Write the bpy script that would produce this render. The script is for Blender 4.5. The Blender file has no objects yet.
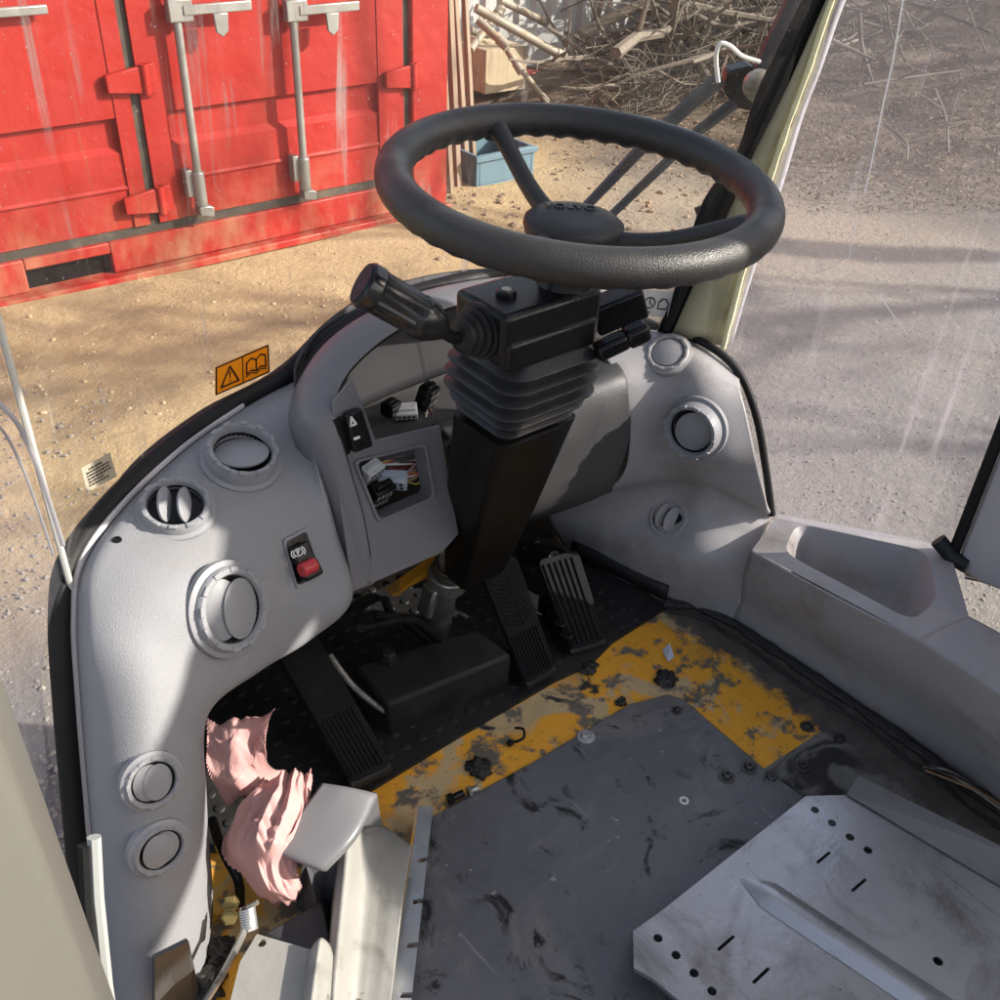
import bpy, bmesh, math, random
from math import sin, cos, pi, radians, sqrt, atan2
from mathutils import Vector, Matrix, noise
from mathutils.bvhtree import BVHTree
random.seed(7)
SC = bpy.context.scene
COL = SC.collection

# ------------------------------------------------------------------ camera frame
F = 1000.0; PITCH = radians(35.5); YAW = radians(40.0); ROLL = atan2(70, 1400); EYE = Vector((0, 0, 1.1))
FW = Vector((sin(YAW)*cos(PITCH), cos(YAW)*cos(PITCH), -sin(PITCH)))
_r0 = Vector((cos(YAW), -sin(YAW), 0)); _u0 = _r0.cross(FW)
RT = _r0*cos(ROLL) + _u0*sin(ROLL); UP = RT.cross(FW)
cam = bpy.data.cameras.new('camera'); camo = bpy.data.objects.new('camera', cam); COL.objects.link(camo)
cam.sensor_width = 36; cam.lens = 36*F/1000; cam.clip_start = 0.02; cam.clip_end = 500
M = Matrix((RT, UP, -FW)).transposed().to_4x4(); M.translation = EYE; camo.matrix_world = M
SC.camera = camo

# measuring helpers: where a sight line meets a real plane of the place
def ray(px, py): return FW + RT*((px-500)/F) - UP*((py-500)/F)
def PD(px, py, t): return EYE + ray(px, py)*t
def PZ(px, py, z): d = ray(px, py); return EYE + d*((z-EYE.z)/d.z)
def PY(px, py, y): d = ray(px, py); return EYE + d*(y/d.y)
def PX(px, py, x): d = ray(px, py); return EYE + d*(x/d.x)
def PL(px, py, p, n):
    d = ray(px, py); n = Vector(n); return EYE + d*((Vector(p)-EYE).dot(n)/d.dot(n))
SIDE_P = Vector((1.12, .86, 0)); SIDE_N = Vector((1, .35, 0)).normalized()
def PS(px, py, off=0.0): return PL(px, py, SIDE_P + SIDE_N*off, SIDE_N)

# ------------------------------------------------------------------ objects
WL = {}
def tag(o, label=None, cat=None, group=None, kind=None):
    if label: o['label'] = label
    if cat: o['category'] = cat
    if group: o['group'] = group
    if kind: o['kind'] = kind
    return o
def empty(name, loc, label, cat, group=None):
    o = bpy.data.objects.new(name, None); COL.objects.link(o); o.location = loc; o.empty_display_size = .05
    WL[o.name] = Vector(loc); return tag(o, label, cat, group)
def copy_tree(o, parent=None):
    c = o.copy(); COL.objects.link(c); c.parent = parent
    for ch in list(o.children): copy_tree(ch, c)
    return c
def link_mesh(name, verts, faces, mat, parent=None, smooth=True, origin=None):
    vs = [Vector(v) for v in verts]
    if parent is not None: off = WL[parent.name]
    elif origin is not None: off = Vector(origin)
    else:
        mn = [min(v[i] for v in vs) for i in range(3)]; mx = [max(v[i] for v in vs) for i in range(3)]
        off = Vector(((mn[0]+mx[0])/2, (mn[1]+mx[1])/2, mn[2]))
    me = bpy.data.meshes.new(name)
    me.from_pydata([v-off for v in vs], [], faces); me.update()
    if smooth: me.polygons.foreach_set('use_smooth', [True]*len(me.polygons))
    if mat: me.materials.append(mat)
    o = bpy.data.objects.new(name, me); COL.objects.link(o)
    if parent is not None: o.parent = parent
    else: o.location = off
    WL[o.name] = off
    return o
def bevel(o, w, seg=2, ang=35):
    m = o.modifiers.new('bevel', 'BEVEL'); m.width = w; m.segments = seg; m.limit_method = 'ANGLE'; m.angle_limit = radians(ang)
    return o
def sharp(o, deg=40):
    me = o.data; bm = bmesh.new(); bm.from_mesh(me)
    for e in bm.edges:
        if len(e.link_faces) == 2 and e.calc_face_angle(0) > radians(deg): e.smooth = False
    bm.to_mesh(me); bm.free(); return o
def solid(o, t, off=-1):
    m = o.modifiers.new('solid', 'SOLIDIFY'); m.thickness = t; m.offset = off; m.use_even_offset = False; return o

class MB:
    def __init__(s): s.v = []; s.f = []
    def add(s, vs, fs):
        n = len(s.v); s.v += [Vector(v) for v in vs]; s.f += [tuple(i+n for i in f) for f in fs]; return s
    def box(s, c, size, rot=None):
        c = Vector(c); hx, hy, hz = size[0]/2, size[1]/2, size[2]/2; R = rot or Matrix.Identity(3)
        vs = [c + R @ Vector((x*hx, y*hy, z*hz)) for z in (-1, 1) for y in (-1, 1) for x in (-1, 1)]
        return s.add(vs, [(0, 2, 3, 1), (4, 5, 7, 6), (0, 1, 5, 4), (2, 6, 7, 3), (0, 4, 6, 2), (1, 3, 7, 5)])
    def bx(s, x0, x1, y0, y1, z0, z1): return s.box(((x0+x1)/2, (y0+y1)/2, (z0+z1)/2), (x1-x0, y1-y0, z1-z0))
    def prism(s, poly, vec):
        n = len(poly); vec = Vector(vec); P = [Vector(p) for p in poly]
        vs = P + [p+vec for p in P]
        fs = [tuple(range(n)), tuple(range(2*n-1, n-1, -1))] + [(i, i+n, (i+1) % n+n, (i+1) % n) for i in range(n)]
        return s.add(vs, fs)
    def tube(s, path, r, seg=10, caps=True, flat=None):
        P = [Vector(p) for p in path]; n = len(P); vs = []; fs = []
        rs = r if isinstance(r, (list, tuple)) else [r]*n
        prev = None
        for i in range(n):
            t = (P[min(i+1, n-1)] - P[max(i-1, 0)]).normalized()
            if prev is None:
                a = t.cross(Vector((0, 0, 1)))
                if a.length < 1e-3: a = t.cross(Vector((0, 1, 0)))
            else: a = prev - t*prev.dot(t)
            a.normalize(); prev = a; b = t.cross(a)
            for k in range(seg):
                th = 2*pi*k/seg; vs.append(P[i] + (a*cos(th) + b*sin(th))*rs[i])
        for i in range(n-1):
            for k in range(seg):
                k2 = (k+1) % seg; fs.append((i*seg+k, i*seg+k2, (i+1)*seg+k2, (i+1)*seg+k))
        if caps: fs += [tuple(range(seg-1, -1, -1)), tuple((n-1)*seg+k for k in range(seg))]
        return s.add(vs, fs)
    def lathe(s, prof, mat4, seg=36, close=False):
        vs = []; fs = []; n = len(prof)
        for k in range(seg):
            th = 2*pi*k/seg
            for (r, z) in prof: vs.append(mat4 @ Vector((r*cos(th), r*sin(th), z)))
        for k in range(seg):
            k2 = (k+1) % seg
            for i in range(n-1): fs.append((k*n+i, k2*n+i, k2*n+i+1, k*n+i+1))
        if prof[0][0] > 1e-6 and close: fs.append(tuple(k*n for k in range(seg-1, -1, -1)))
        if prof[-1][0] > 1e-6 and close: fs.append(tuple(k*n+n-1 for k in range(seg)))
        return s.add(vs, fs)
    def cyl(s, p0, p1, r, seg=20, r1=None): return s.tube([p0, p1], [r, r if r1 is None else r1], seg)
    def build(s, name, mat, parent=None, smooth=True, ang=40, bev=None, origin=None, bseg=2):
        o = link_mesh(name, s.v, s.f, mat, parent, smooth, origin)
        bm = bmesh.new(); bm.from_mesh(o.data); bmesh.ops.recalc_face_normals(bm, faces=bm.faces[:])
        if smooth:
            for e in bm.edges:
                if len(e.link_faces) == 2 and e.calc_face_angle(0) > radians(ang): e.smooth = False
        bm.to_mesh(o.data); bm.free()
        if bev: bevel(o, bev, bseg)
        return o

def frame(loc, n, hint=(0, 0, 1)):
    n = Vector(n).normalized(); x = Vector(hint).cross(n)
    if x.length < 1e-4: x = Vector((1, 0, 0)).cross(n)
    x.normalize(); y = n.cross(x)
    m = Matrix((x, y, n)).transposed().to_4x4(); m.translation = loc; return m

def cr(p, t):   # Catmull-Rom through a list
    n = len(p); s = t*(n-1); i = min(int(s), n-2); u = s-i
    p1, p2 = p[i], p[i+1]; p0 = p[i-1] if i > 0 else p1*2-p2; p3 = p[i+2] if i+2 < n else p2*2-p1
    return 0.5*((2*p1) + (p2-p0)*u + (2*p0-5*p1+4*p2-p3)*u*u + (3*p1-p0-3*p2+p3)*u**3)
def curve(pts, n): return [cr([Vector(p) for p in pts], i/(n-1)) for i in range(n)]
def patch(name, rows, mat, parent=None, nu=40, nv=40, thick=.004, jit=None, origin=None, facet=False):
    R = [[Vector(p) for p in r] for r in rows]
    cols = [[cr(r, u/(nu-1)) for r in R] for u in range(nu)]
    vs = [cr(cols[u], v/(nv-1)) for v in range(nv) for u in range(nu)]
    fs = [(v*nu+u, v*nu+u+1, (v+1)*nu+u+1, (v+1)*nu+u) for v in range(nv-1) for u in range(nu-1)]
    s = 0
    for f in fs[::7]:
        a, b, c = vs[f[0]], vs[f[1]], vs[f[2]]; nn = (b-a).cross(c-a)
        s += nn.dot(EYE-a)
    if s < 0: fs = [f[::-1] for f in fs]
    if jit:
        base = list(vs)
        for i, p in enumerate(base): vs[i] = p + jit(p, (i % nu)/(nu-1), (i//nu)/(nv-1))
    if facet:
        fs = [t_ for f in fs for t_ in (((f[0], f[1], f[2]), (f[0], f[2], f[3])) if random.random() < .5 else ((f[0], f[1], f[3]), (f[1], f[2], f[3])))]
    o = link_mesh(name, vs, fs, mat, parent, not facet, origin)
    if thick: solid(o, thick)
    BV[o.name] = BVHTree.FromPolygons(vs, fs)
    return o
BV = {}
def hit(o, px, py):
    d = ray(px, py).normalized(); loc, n, i, t = BV[o.name].ray_cast(EYE, d)
    if loc is None:
        loc, n, i, t = BV[o.name].find_nearest(PD(px, py, 1.0))
    if n.dot(EYE-loc) < 0: n = -n
    return loc, n
def plate(outer, inner, depth):   # ring between two loops of the same length, extruded
    n = len(outer); d = Vector(depth); vs = list(outer)+list(inner)+[p+d for p in outer]+[p+d for p in inner]; fs = []
    for i in range(n):
        j = (i+1) % n
        fs += [(i, j, n+j, n+i), (2*n+i, 3*n+i, 3*n+j, 2*n+j), (i, 2*n+i, 2*n+j, j), (n+i, n+j, 3*n+j, 3*n+i)]
    return vs, fs
def rloop(q, r, k=5):   # rounded quad loop
    q = [Vector(p) for p in q]; out = []
    for i in range(4):
        p = q[i]; a = (q[i-1]-p); b = (q[(i+1) % 4]-p)
        ra = min(r, a.length*.45); rb = min(r, b.length*.45); A = p+a.normalized()*ra; B = p+b.normalized()*rb
        for j in range(k):
            t = j/(k-1); out.append(A*(1-t)**2 + p*2*t*(1-t) + B*t*t)
    return out
def poly_sheet(name, pts, mat, t, parent=None, bev=None, origin=None):
    return MB().prism([Vector(p)-Vector((0, 0, t)) for p in pts], (0, 0, t)).build(name, mat, parent, bev=bev, origin=origin)

# ------------------------------------------------------------------ materials
class NT:
    def __init__(s, name):
        s.m = bpy.data.materials.new(name); s.m.use_nodes = True; s.t = s.m.node_tree; s.t.nodes.clear()
        s.out = s.n('ShaderNodeOutputMaterial'); s.tc = s.n('ShaderNodeTexCoord')
    def n(s, k, **kw):
        x = s.t.nodes.new(k)
        for a, b in kw.items():
            if hasattr(x, a): setattr(x, a, b)
            else: x.inputs[a].default_value = b
        return x
    def l(s, a, b): s.t.links.new(a, b)
    def noise(s, scale, detail=4, rough=.55, stretch=None, dist=0, rot=None, coord='Object'):
        x = s.n('ShaderNodeTexNoise'); x.inputs['Scale'].default_value = scale; x.inputs['Detail'].default_value = detail
        x.inputs['Roughness'].default_value = rough; x.inputs['Distortion'].default_value = dist
        if stretch or rot:
            mp = s.n('ShaderNodeMapping')
            if stretch: mp.inputs['Scale'].default_value = stretch
            if rot: mp.inputs['Rotation'].default_value = rot
            s.l(s.tc.outputs[coord], mp.inputs['Vector']); s.l(mp.outputs[0], x.inputs['Vector'])
        else: s.l(s.tc.outputs[coord], x.inputs['Vector'])
        return x.outputs['Fac']
    def ramp(s, fac, lo, hi, a=0., b=1.):
        x = s.n('ShaderNodeMapRange'); s.l(fac, x.inputs[0])
        for i, v in enumerate((lo, hi, a, b)): x.inputs[i+1].default_value = v
        return x.outputs[0]
    def math(s, op, a, b=None):
        x = s.n('ShaderNodeMath'); x.operation = op
        for i, v in enumerate((a, b)):
            if v is None: continue
            if isinstance(v, (int, float)): x.inputs[i].default_value = v
            else: s.l(v, x.inputs[i])
        return x.outputs[0]
    def mix(s, fac, a, b):
        x = s.n('ShaderNodeMix'); x.data_type = 'RGBA'
        if isinstance(fac, (int, float)): x.inputs[0].default_value = fac
        else: s.l(fac, x.inputs[0])
        for i, v in ((6, a), (7, b)):
            if isinstance(v, tuple): x.inputs[i].default_value = (*v[:3], 1)
            else: s.l(v, x.inputs[i])
        return x.outputs[2]
    def bsdf(s, col, rough=.5, metal=0., bump=None, spec=.5, dist=.002, coat=0):
        b = s.n('ShaderNodeBsdfPrincipled')
        for k, v in (('Base Color', col), ('Roughness', rough), ('Metallic', metal)):
            if isinstance(v, tuple): b.inputs[k].default_value = (*v[:3], 1)
            elif isinstance(v, (int, float)): b.inputs[k].default_value = v
            else: s.l(v, b.inputs[k])
        b.inputs['Specular IOR Level'].default_value = spec; b.inputs['Coat Weight'].default_value = coat
        if bump is not None:
            bp = s.n('ShaderNodeBump'); bp.inputs['Distance'].default_value = dist; bp.inputs['Strength'].default_value = 1
            s.l(bump, bp.inputs['Height']); s.l(bp.outputs[0], b.inputs['Normal'])
        s.l(b.outputs[0], s.out.inputs[0]); return b
def simple(name, col, rough=.5, metal=0., var=.15, vs=9, grain=0, gdist=.0005, dirt=None, dlo=.55, dhi=.75, ds=14, spec=.5, rvar=.12, coat=0, stretch=None):
    t = NT(name); base = t.mix(t.noise(vs, 5), tuple(c*(1-var) for c in col), tuple(min(1, c*(1+var)) for c in col))
    r = t.ramp(t.noise(vs*2.3, 4), .3, .7, max(.03, rough-rvar), min(1, rough+rvar))
    if dirt:
        d = t.ramp(t.noise(ds, 8, .65, stretch=stretch), dlo, dhi); base = t.mix(d, base, dirt)
        r = t.math('MAXIMUM', r, t.math('MULTIPLY', d, .75))
        mt = t.math('MULTIPLY', t.ramp(d, 0, 1, 1, .1), metal) if metal else 0.
    else: mt = metal
    bump = t.noise(grain, 2) if grain else None
    t.bsdf(base, r, mt, bump, spec, gdist, coat); return t.m

DASH = simple('grey_moulded_plastic', (.232, .234, .246), .56, var=.06, grain=760, gdist=.0009, dirt=(.22, .205, .19), dlo=.56, dhi=.85, ds=6, spec=.4)
DASH2 = simple('grey_smooth_plastic', (.232, .234, .246), .5, var=.05, grain=500, gdist=.0003, spec=.4)
PANELG = simple('worn_grey_panel', (.310, .297, .298), .5, var=.10, vs=4, grain=500, gdist=.0004, dirt=(.16, .135, .11), dlo=.53, dhi=.80, ds=8, spec=.42)
COWLM = simple('mid_grey_cowl_plastic', (.155, .152, .16), .48, var=.06, grain=500, gdist=.0003, spec=.4, dirt=(.13, .125, .12), dlo=.6, dhi=.85, ds=8)
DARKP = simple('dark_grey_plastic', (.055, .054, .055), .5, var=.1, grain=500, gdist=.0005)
BLACK = simple('black_plastic', (.007, .007, .0075), .30, var=.2, grain=300, gdist=.0002, dirt=(.03, .028, .025), dlo=.6, dhi=.95, ds=30, spec=.28)
RUBBER = simple('black_rubber', (.013, .013, .014), .5, spec=.3, var=.2, grain=250, gdist=.0004, dirt=(.06, .056, .05), dlo=.55, dhi=.95, ds=25)
WHEELM = simple('worn_wheel_rubber', (.027, .026, .0255), .40, spec=.42, var=.2, vs=12, grain=800, gdist=.0006, dirt=(.07, .067, .064), dlo=.6, dhi=.95, ds=16)
BOOTM = simple('dusty_boot_rubber', (.024, .024, .025), .40, spec=.38, var=.15, grain=300, gdist=.0002, dirt=(.085, .082, .078), dlo=.55, dhi=.9, ds=24)
PEDALM = simple('dusty_pedal_rubber', (.014, .014, .014), .75, var=.2, grain=300, gdist=.0004, dirt=(.028, .026, .023), dlo=.5, dhi=.8, ds=40, spec=.12)
FIREM = simple('grimy_black_steel', (.012, .0115, .011), .65, var=.3, dirt=(.035, .031, .027), dlo=.5, dhi=.8, ds=12)
ZINC = simple('zinc_plated_steel', (.52, .53, .53), .36, .75, var=.12, vs=18, dirt=(.30, .27, .22), dlo=.55, dhi=.8, ds=20, grain=120, gdist=.0003)
GALV = simple('galvanised_bar', (.29, .29, .278), .42, .55, var=.12, dirt=(.35, .31, .27), dlo=.6, dhi=.8, ds=8)
SEALM = simple('black_window_seal', (.010, .010, .010), .6, var=.2, spec=.25)
CREAM = simple('old_cream_sealant', (.74, .69, .42), .6, var=.12, vs=30, grain=90, gdist=.002)
OLIVE = simple('fogged_glass_edge', (.40, .37, .24), .35, var=.3, vs=14, dirt=(.60, .57, .42), dlo=.6, dhi=.7, ds=30)
POSTM = simple('beige_grey_door_post', (.37, .365, .31), .45, var=.04, vs=3, grain=300, gdist=.0002)
PILLM = simple('pale_grey_pillar', (.42, .40, .41), .5, var=.06, vs=5, grain=300, gdist=.0003)
YEL = simple('yellow_machine_paint', (.62, .27, .018), .45, var=.15, dirt=(.13, .10, .06), dlo=.5, dhi=.7, ds=22)
STEELD = simple('dull_steel', (.42, .40, .35), .38, .8, var=.2, dirt=(.12, .10, .07), dlo=.5, dhi=.7, ds=40)
BRASS = simple('yellow_zinc_bolt', (.42, .33, .13), .35, .8, var=.2)
PAINTG = simple('satin_grey_paint', (.155, .155, .163), .4, var=.05)
WHITEP = simple('white_plastic', (.72, .72, .70), .45, var=.06)
REDP = simple('red_switch_plastic', (.45, .035, .04), .4, var=.1)
TISSUE = simple('pink_tissue_paper', (.50, .29, .275), .9, var=.07, vs=20, grain=260, gdist=.0005, spec=.1)
WIPERM = simple('satin_black_wiper', (.02, .022, .03), .35, var=.15)
COPPER = simple('copper_wire', (.42, .25, .14), .4, .6, var=.2)
BARKM = simple('weathered_branch', (.135, .112, .088), .85, var=.3, vs=12, grain=60, gdist=.004)
BOARDM = simple('weathered_board', (.25, .18, .13), .8, var=.3, vs=5, dirt=(.19, .135, .095), dlo=.45, dhi=.65, ds=6, stretch=(9, 9, .6))
TIMBER = simple('pale_timber', (.38, .31, .21), .8, var=.25, vs=4, dirt=(.2, .16, .11), dlo=.5, dhi=.7, ds=5, stretch=(6, 6, 1))
PIPEM = simple('grey_scrap_pipe', (.27, .24, .19), .6, .1, var=.2, dirt=(.26, .18, .11), dlo=.5, dhi=.65, ds=10)
WALLM = simple('corrugated_zinc_sheet', (.44, .45, .45), .5, .25, var=.1, vs=2, dirt=(.34, .31, .26), dlo=.55, dhi=.8, ds=2.5, stretch=(3, 1, .4))
BLUEM = simple('faded_blue_plastic', (.09, .155, .20), .6, var=.15)
REDPAINT = simple('red_beam_paint', (.45, .06, .04), .55, var=.2, dirt=(.2, .1, .07), dlo=.5, dhi=.7, ds=10)
GASKET = simple('container_door_gasket', (.045, .038, .03), .7, var=.3, dirt=(.11, .085, .06), dlo=.5, dhi=.7, ds=9)
STONE = simple('pale_pebble', (.23, .205, .18), .85, var=.3, vs=3)
LEAFM = simple('dry_leaf', (.17, .115, .072), .85, var=.5, vs=3)
GREASE = simple('caked_grease', (.02, .018, .015), .5, var=.4, grain=200, gdist=.002)

def mk_container_paint():
    t = NT('red_container_paint')
    base = t.mix(t.noise(2.2, 5), (.25, .009, .006), (.34, .016, .010))
    fade = t.ramp(t.noise(1.6, 6, stretch=(3, 1, .5)), .5, .8, 0, .35); base = t.mix(fade, base, (.37, .05, .033))
    scr = t.ramp(t.noise(5, 7, .7, stretch=(1.2, 1, 2.2), rot=(0, .7, 0)), .67, .74); base = t.mix(scr, base, (.36, .12, .09))
    chip = t.ramp(t.noise(22, 7, .7), .69, .72); base = t.mix(chip, base, (.09, .045, .03))
    run = t.math('MULTIPLY', t.ramp(t.noise(3, 5, .6, stretch=(9, 1, .35)), .60, .72), .55); base = t.mix(run, base, (.22, .055, .03))
    z = t.n('ShaderNodeSeparateXYZ'); t.l(t.tc.outputs['Object'], z.inputs[0])
    mud = t.math('MULTIPLY', t.ramp(z.outputs[2], .05, .40, 1, 0), t.ramp(t.noise(7, 7, .65, stretch=(1, 1, .5)), .42, .68, 0, .85))
    base = t.mix(mud, base, (.33, .17, .10))
    t.bsdf(base, t.ramp(t.noise(6, 4), .3, .7, .42, .65), 0, t.math('ADD', t.noise(14, 4), t.math('MULTIPLY', t.noise(2.6, 3), 4.0)), .3, .004); return t.m
CONT = mk_container_paint()

def mk_floor():
    t = NT('worn_yellow_floor')
    sp = t.n('ShaderNodeSeparateXYZ'); t.l(t.tc.outputs['Object'], sp.inputs[0]); X, Y = sp.outputs[0], sp.outputs[1]
    yel = t.mix(t.noise(9, 4), (.78, .34, .022), (.90, .43, .035))
    dusty = t.mix(t.noise(11, 4), (.50, .36, .18), (.62, .45, .23))
    grime = t.mix(t.noise(30, 6), (.06, .055, .045), (.22, .19, .15))
    oil = t.mix(t.noise(14, 6), (.012, .012, .012), (.045, .043, .04))
    c = t.mix(t.ramp(t.noise(7.5, 6, .6, dist=1.2), .51, .56), yel, dusty)
    c = t.mix(t.ramp(t.noise(19, 8, .68), .52, .585), c, grime)
    c = t.mix(t.ramp(t.noise(4.5, 7, .65, dist=1.0), .50, .72, 0, .55), c, (.16, .11, .06))
    c = t.mix(t.ramp(t.noise(9, 7, .66, dist=.8), .63, .67), c, oil)
    pits = t.ramp(t.noise(160, 3), .68, .74); c = t.mix(pits, c, (.05, .04, .03))
    # bare greenish grey steel behind the painted front strip
    gs = t.mix(t.noise(8, 6), (.10, .098, .085), (.26, .25, .22)); gs = t.mix(t.ramp(t.noise(7, 7, .6, dist=1.5), .52, .6), gs, oil)
    gs = t.mix(t.ramp(t.noise(26, 8, .7), .6, .7), gs, (.3, .28, .24))
    bx = t.math('GREATER_THAN', X, .60); by = t.math('LESS_THAN', Y, t_edge(t, X)); c = t.mix(t.math('MULTIPLY', bx, by), c, gs)
    # trodden grime along the foot of the right-hand panel
    ed = t.math('ADD', X, t.math('MULTIPLY', t.math('SUBTRACT', t.noise(17, 8, .7), .5), .16))
    c = t.mix(t.ramp(ed, 1.012, 1.03), c, t.mix(t.noise(40, 6), (.025, .022, .02), (.16, .14, .12)))
    t.bsdf(c, t.ramp(t.noise(12, 5), .3, .7, .38, .75), 0, t.noise(60, 6), .45, .002); return t.m
def t_edge(t, X): return t.math('SUBTRACT', .463, t.math('MULTIPLY', t.math('SUBTRACT', X, .9), .045))
FLOORM = mk_floor()

def mk_plate():
    t = NT('oily_dark_steel_plate')
    c = t.mix(t.noise(3, 6), (.092, .092, .096), (.205, .205, .212))
    c = t.mix(t.ramp(t.noise(5.5, 8, .68, dist=1.0), .52, .68, 0, .9), c, (.23, .22, .205))
    c = t.mix(t.ramp(t.noise(9, 8, .7, dist=2.2), .56, .64), c, (.02, .019, .018))
    sp = t.ramp(t.noise(75, 3), .70, .74); c = t.mix(sp, c, (.34, .33, .31))
    scr = t.ramp(t.noise(6, 3, .4, stretch=(18, .8, 1), rot=(0, 0, .5), dist=.6), .735, .75, 0, .7); c = t.mix(scr, c, (.3, .3, .29))
    t.bsdf(c, t.ramp(t.noise(7, 7, .6), .3, .7, .24, .56), .35, t.noise(18, 7, .6), .5, .0035); return t.m
PLATEM = mk_plate()

def mk_tray():
    t = NT('scuffed_bare_steel')
    c = t.mix(t.noise(4, 5), (.40, .405, .41), (.62, .62, .625))
    c = t.mix(t.ramp(t.noise(6, 8, .7, dist=1), .50, .70, 0, .85), c, (.17, .155, .145))
    scr = t.ramp(t.noise(9, 4, .5, stretch=(26, .6, 1), rot=(0, 0, .12)), .68, .72, 0, .6); c = t.mix(scr, c, (.13, .12, .115))
    sp = t.ramp(t.noise(110, 3), .70, .74); c = t.mix(sp, c, (.12, .10, .08))
    t.bsdf(c, t.ramp(t.noise(7, 7, .65), .3, .7, .16, .44), .85, t.noise(14, 4), .5, .0014); return t.m
TRAYM = mk_tray()
def mk_channel():
    t = NT('worn_white_painted_steel')
    c = t.mix(t.noise(5, 5), (.25, .245, .225), (.37, .36, .33))
    c = t.mix(t.ramp(t.noise(11, 9, .7, dist=1.2), .50, .64, 0, .9), c, (.20, .19, .165))
    c = t.mix(t.ramp(t.noise(17, 8, .7), .64, .68), c, (.10, .085, .06))
    c = t.mix(t.ramp(t.noise(5, 6, .6), .66, .70), c, (.55, .25, .03))
    t.bsdf(c, t.ramp(t.noise(9, 5), .3, .7, .35, .6), .15, t.noise(40, 6), .5, .0015); return t.m
CHANM = mk_channel()

def mk_glass(name, film, specks, streak, tint, filmcol, trans=.5, sdir=(40, 40, .7)):
    t = NT(name)
    f = t.ramp(t.noise(2.2, 5, coord='Object'), .25, .75, film*.6, film*1.4)
    s1 = t.ramp(t.noise(230, 2), .70, .76, 0, specks); s2 = t.ramp(t.noise(75, 3), .70, .78, 0, specks*.7)
    s3 = t.math('MULTIPLY', t.ramp(t.noise(1.0, 5, .6, stretch=sdir), .58, .72, 0, streak), t.ramp(t.noise(5, 3), .45, .6))
    f = t.math('MINIMUM', t.math('ADD', t.math('ADD', f, s3), t.math('MAXIMUM', s1, s2)), .85)
    tr = t.n('ShaderNodeBsdfTransparent'); tr.inputs[0].default_value = (*tint, 1)
    gl = t.n('ShaderNodeBsdfGlossy'); gl.inputs['Roughness'].default_value = .03
    ge = t.n('ShaderNodeNewGeometry'); vd = t.n('ShaderNodeVectorMath'); vd.operation = 'DOT_PRODUCT'; t.l(ge.outputs['Incoming'], vd.inputs[0]); t.l(ge.outputs['Normal'], vd.inputs[1])
    lw = t.math('ADD', t.math('MULTIPLY', t.math('POWER', t.math('SUBTRACT', 1.0, t.math('ABSOLUTE', vd.outputs['Value'])), 5.0), .9), .035)
    m1 = t.n('ShaderNodeMixShader'); t.l(lw, m1.inputs[0]); t.l(tr.outputs[0], m1.inputs[1]); t.l(gl.outputs[0], m1.inputs[2])
    d1 = t.n('ShaderNodeBsdfDiffuse'); d1.inputs[0].default_value = (*filmcol, 1)
    d2 = t.n('ShaderNodeBsdfTranslucent'); d2.inputs[0].default_value = (*filmcol, 1)
    m2 = t.n('ShaderNodeMixShader'); m2.inputs[0].default_value = trans; t.l(d1.outputs[0], m2.inputs[1]); t.l(d2.outputs[0], m2.inputs[2])
    m3 = t.n('ShaderNodeMixShader'); t.l(f, m3.inputs[0]); t.l(m1.outputs[0], m3.inputs[1]); t.l(m2.outputs[0], m3.inputs[2])
    t.l(m3.outputs[0], t.out.inputs[0]); return t.m
def film_mat(name, col, tr=.55):
    t = NT(name); a = t.n('ShaderNodeBsdfDiffuse'); b = t.n('ShaderNodeBsdfTranslucent'); a.inputs[0].default_value = b.inputs[0].default_value = (*col, 1)
    m = t.n('ShaderNodeMixShader'); m.inputs[0].default_value = tr; t.l(a.outputs[0], m.inputs[1]); t.l(b.outputs[0], m.inputs[2]); t.l(m.outputs[0], t.out.inputs[0]); return t.m
GLASS_F = mk_glass('dusty_windscreen_glass', .05, .60, .85, (.95, .95, .92), (.66, .62, .54), .6)
GLASS_S = mk_glass('hazy_side_glass', .17, .75, .7, (.86, .86, .90), (.53, .50, .53), .5)
GLASS_L = mk_glass('hazy_left_glass', .07, .25, .2, (.90, .90, .94), (.54, .52, .57), .5)

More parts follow.
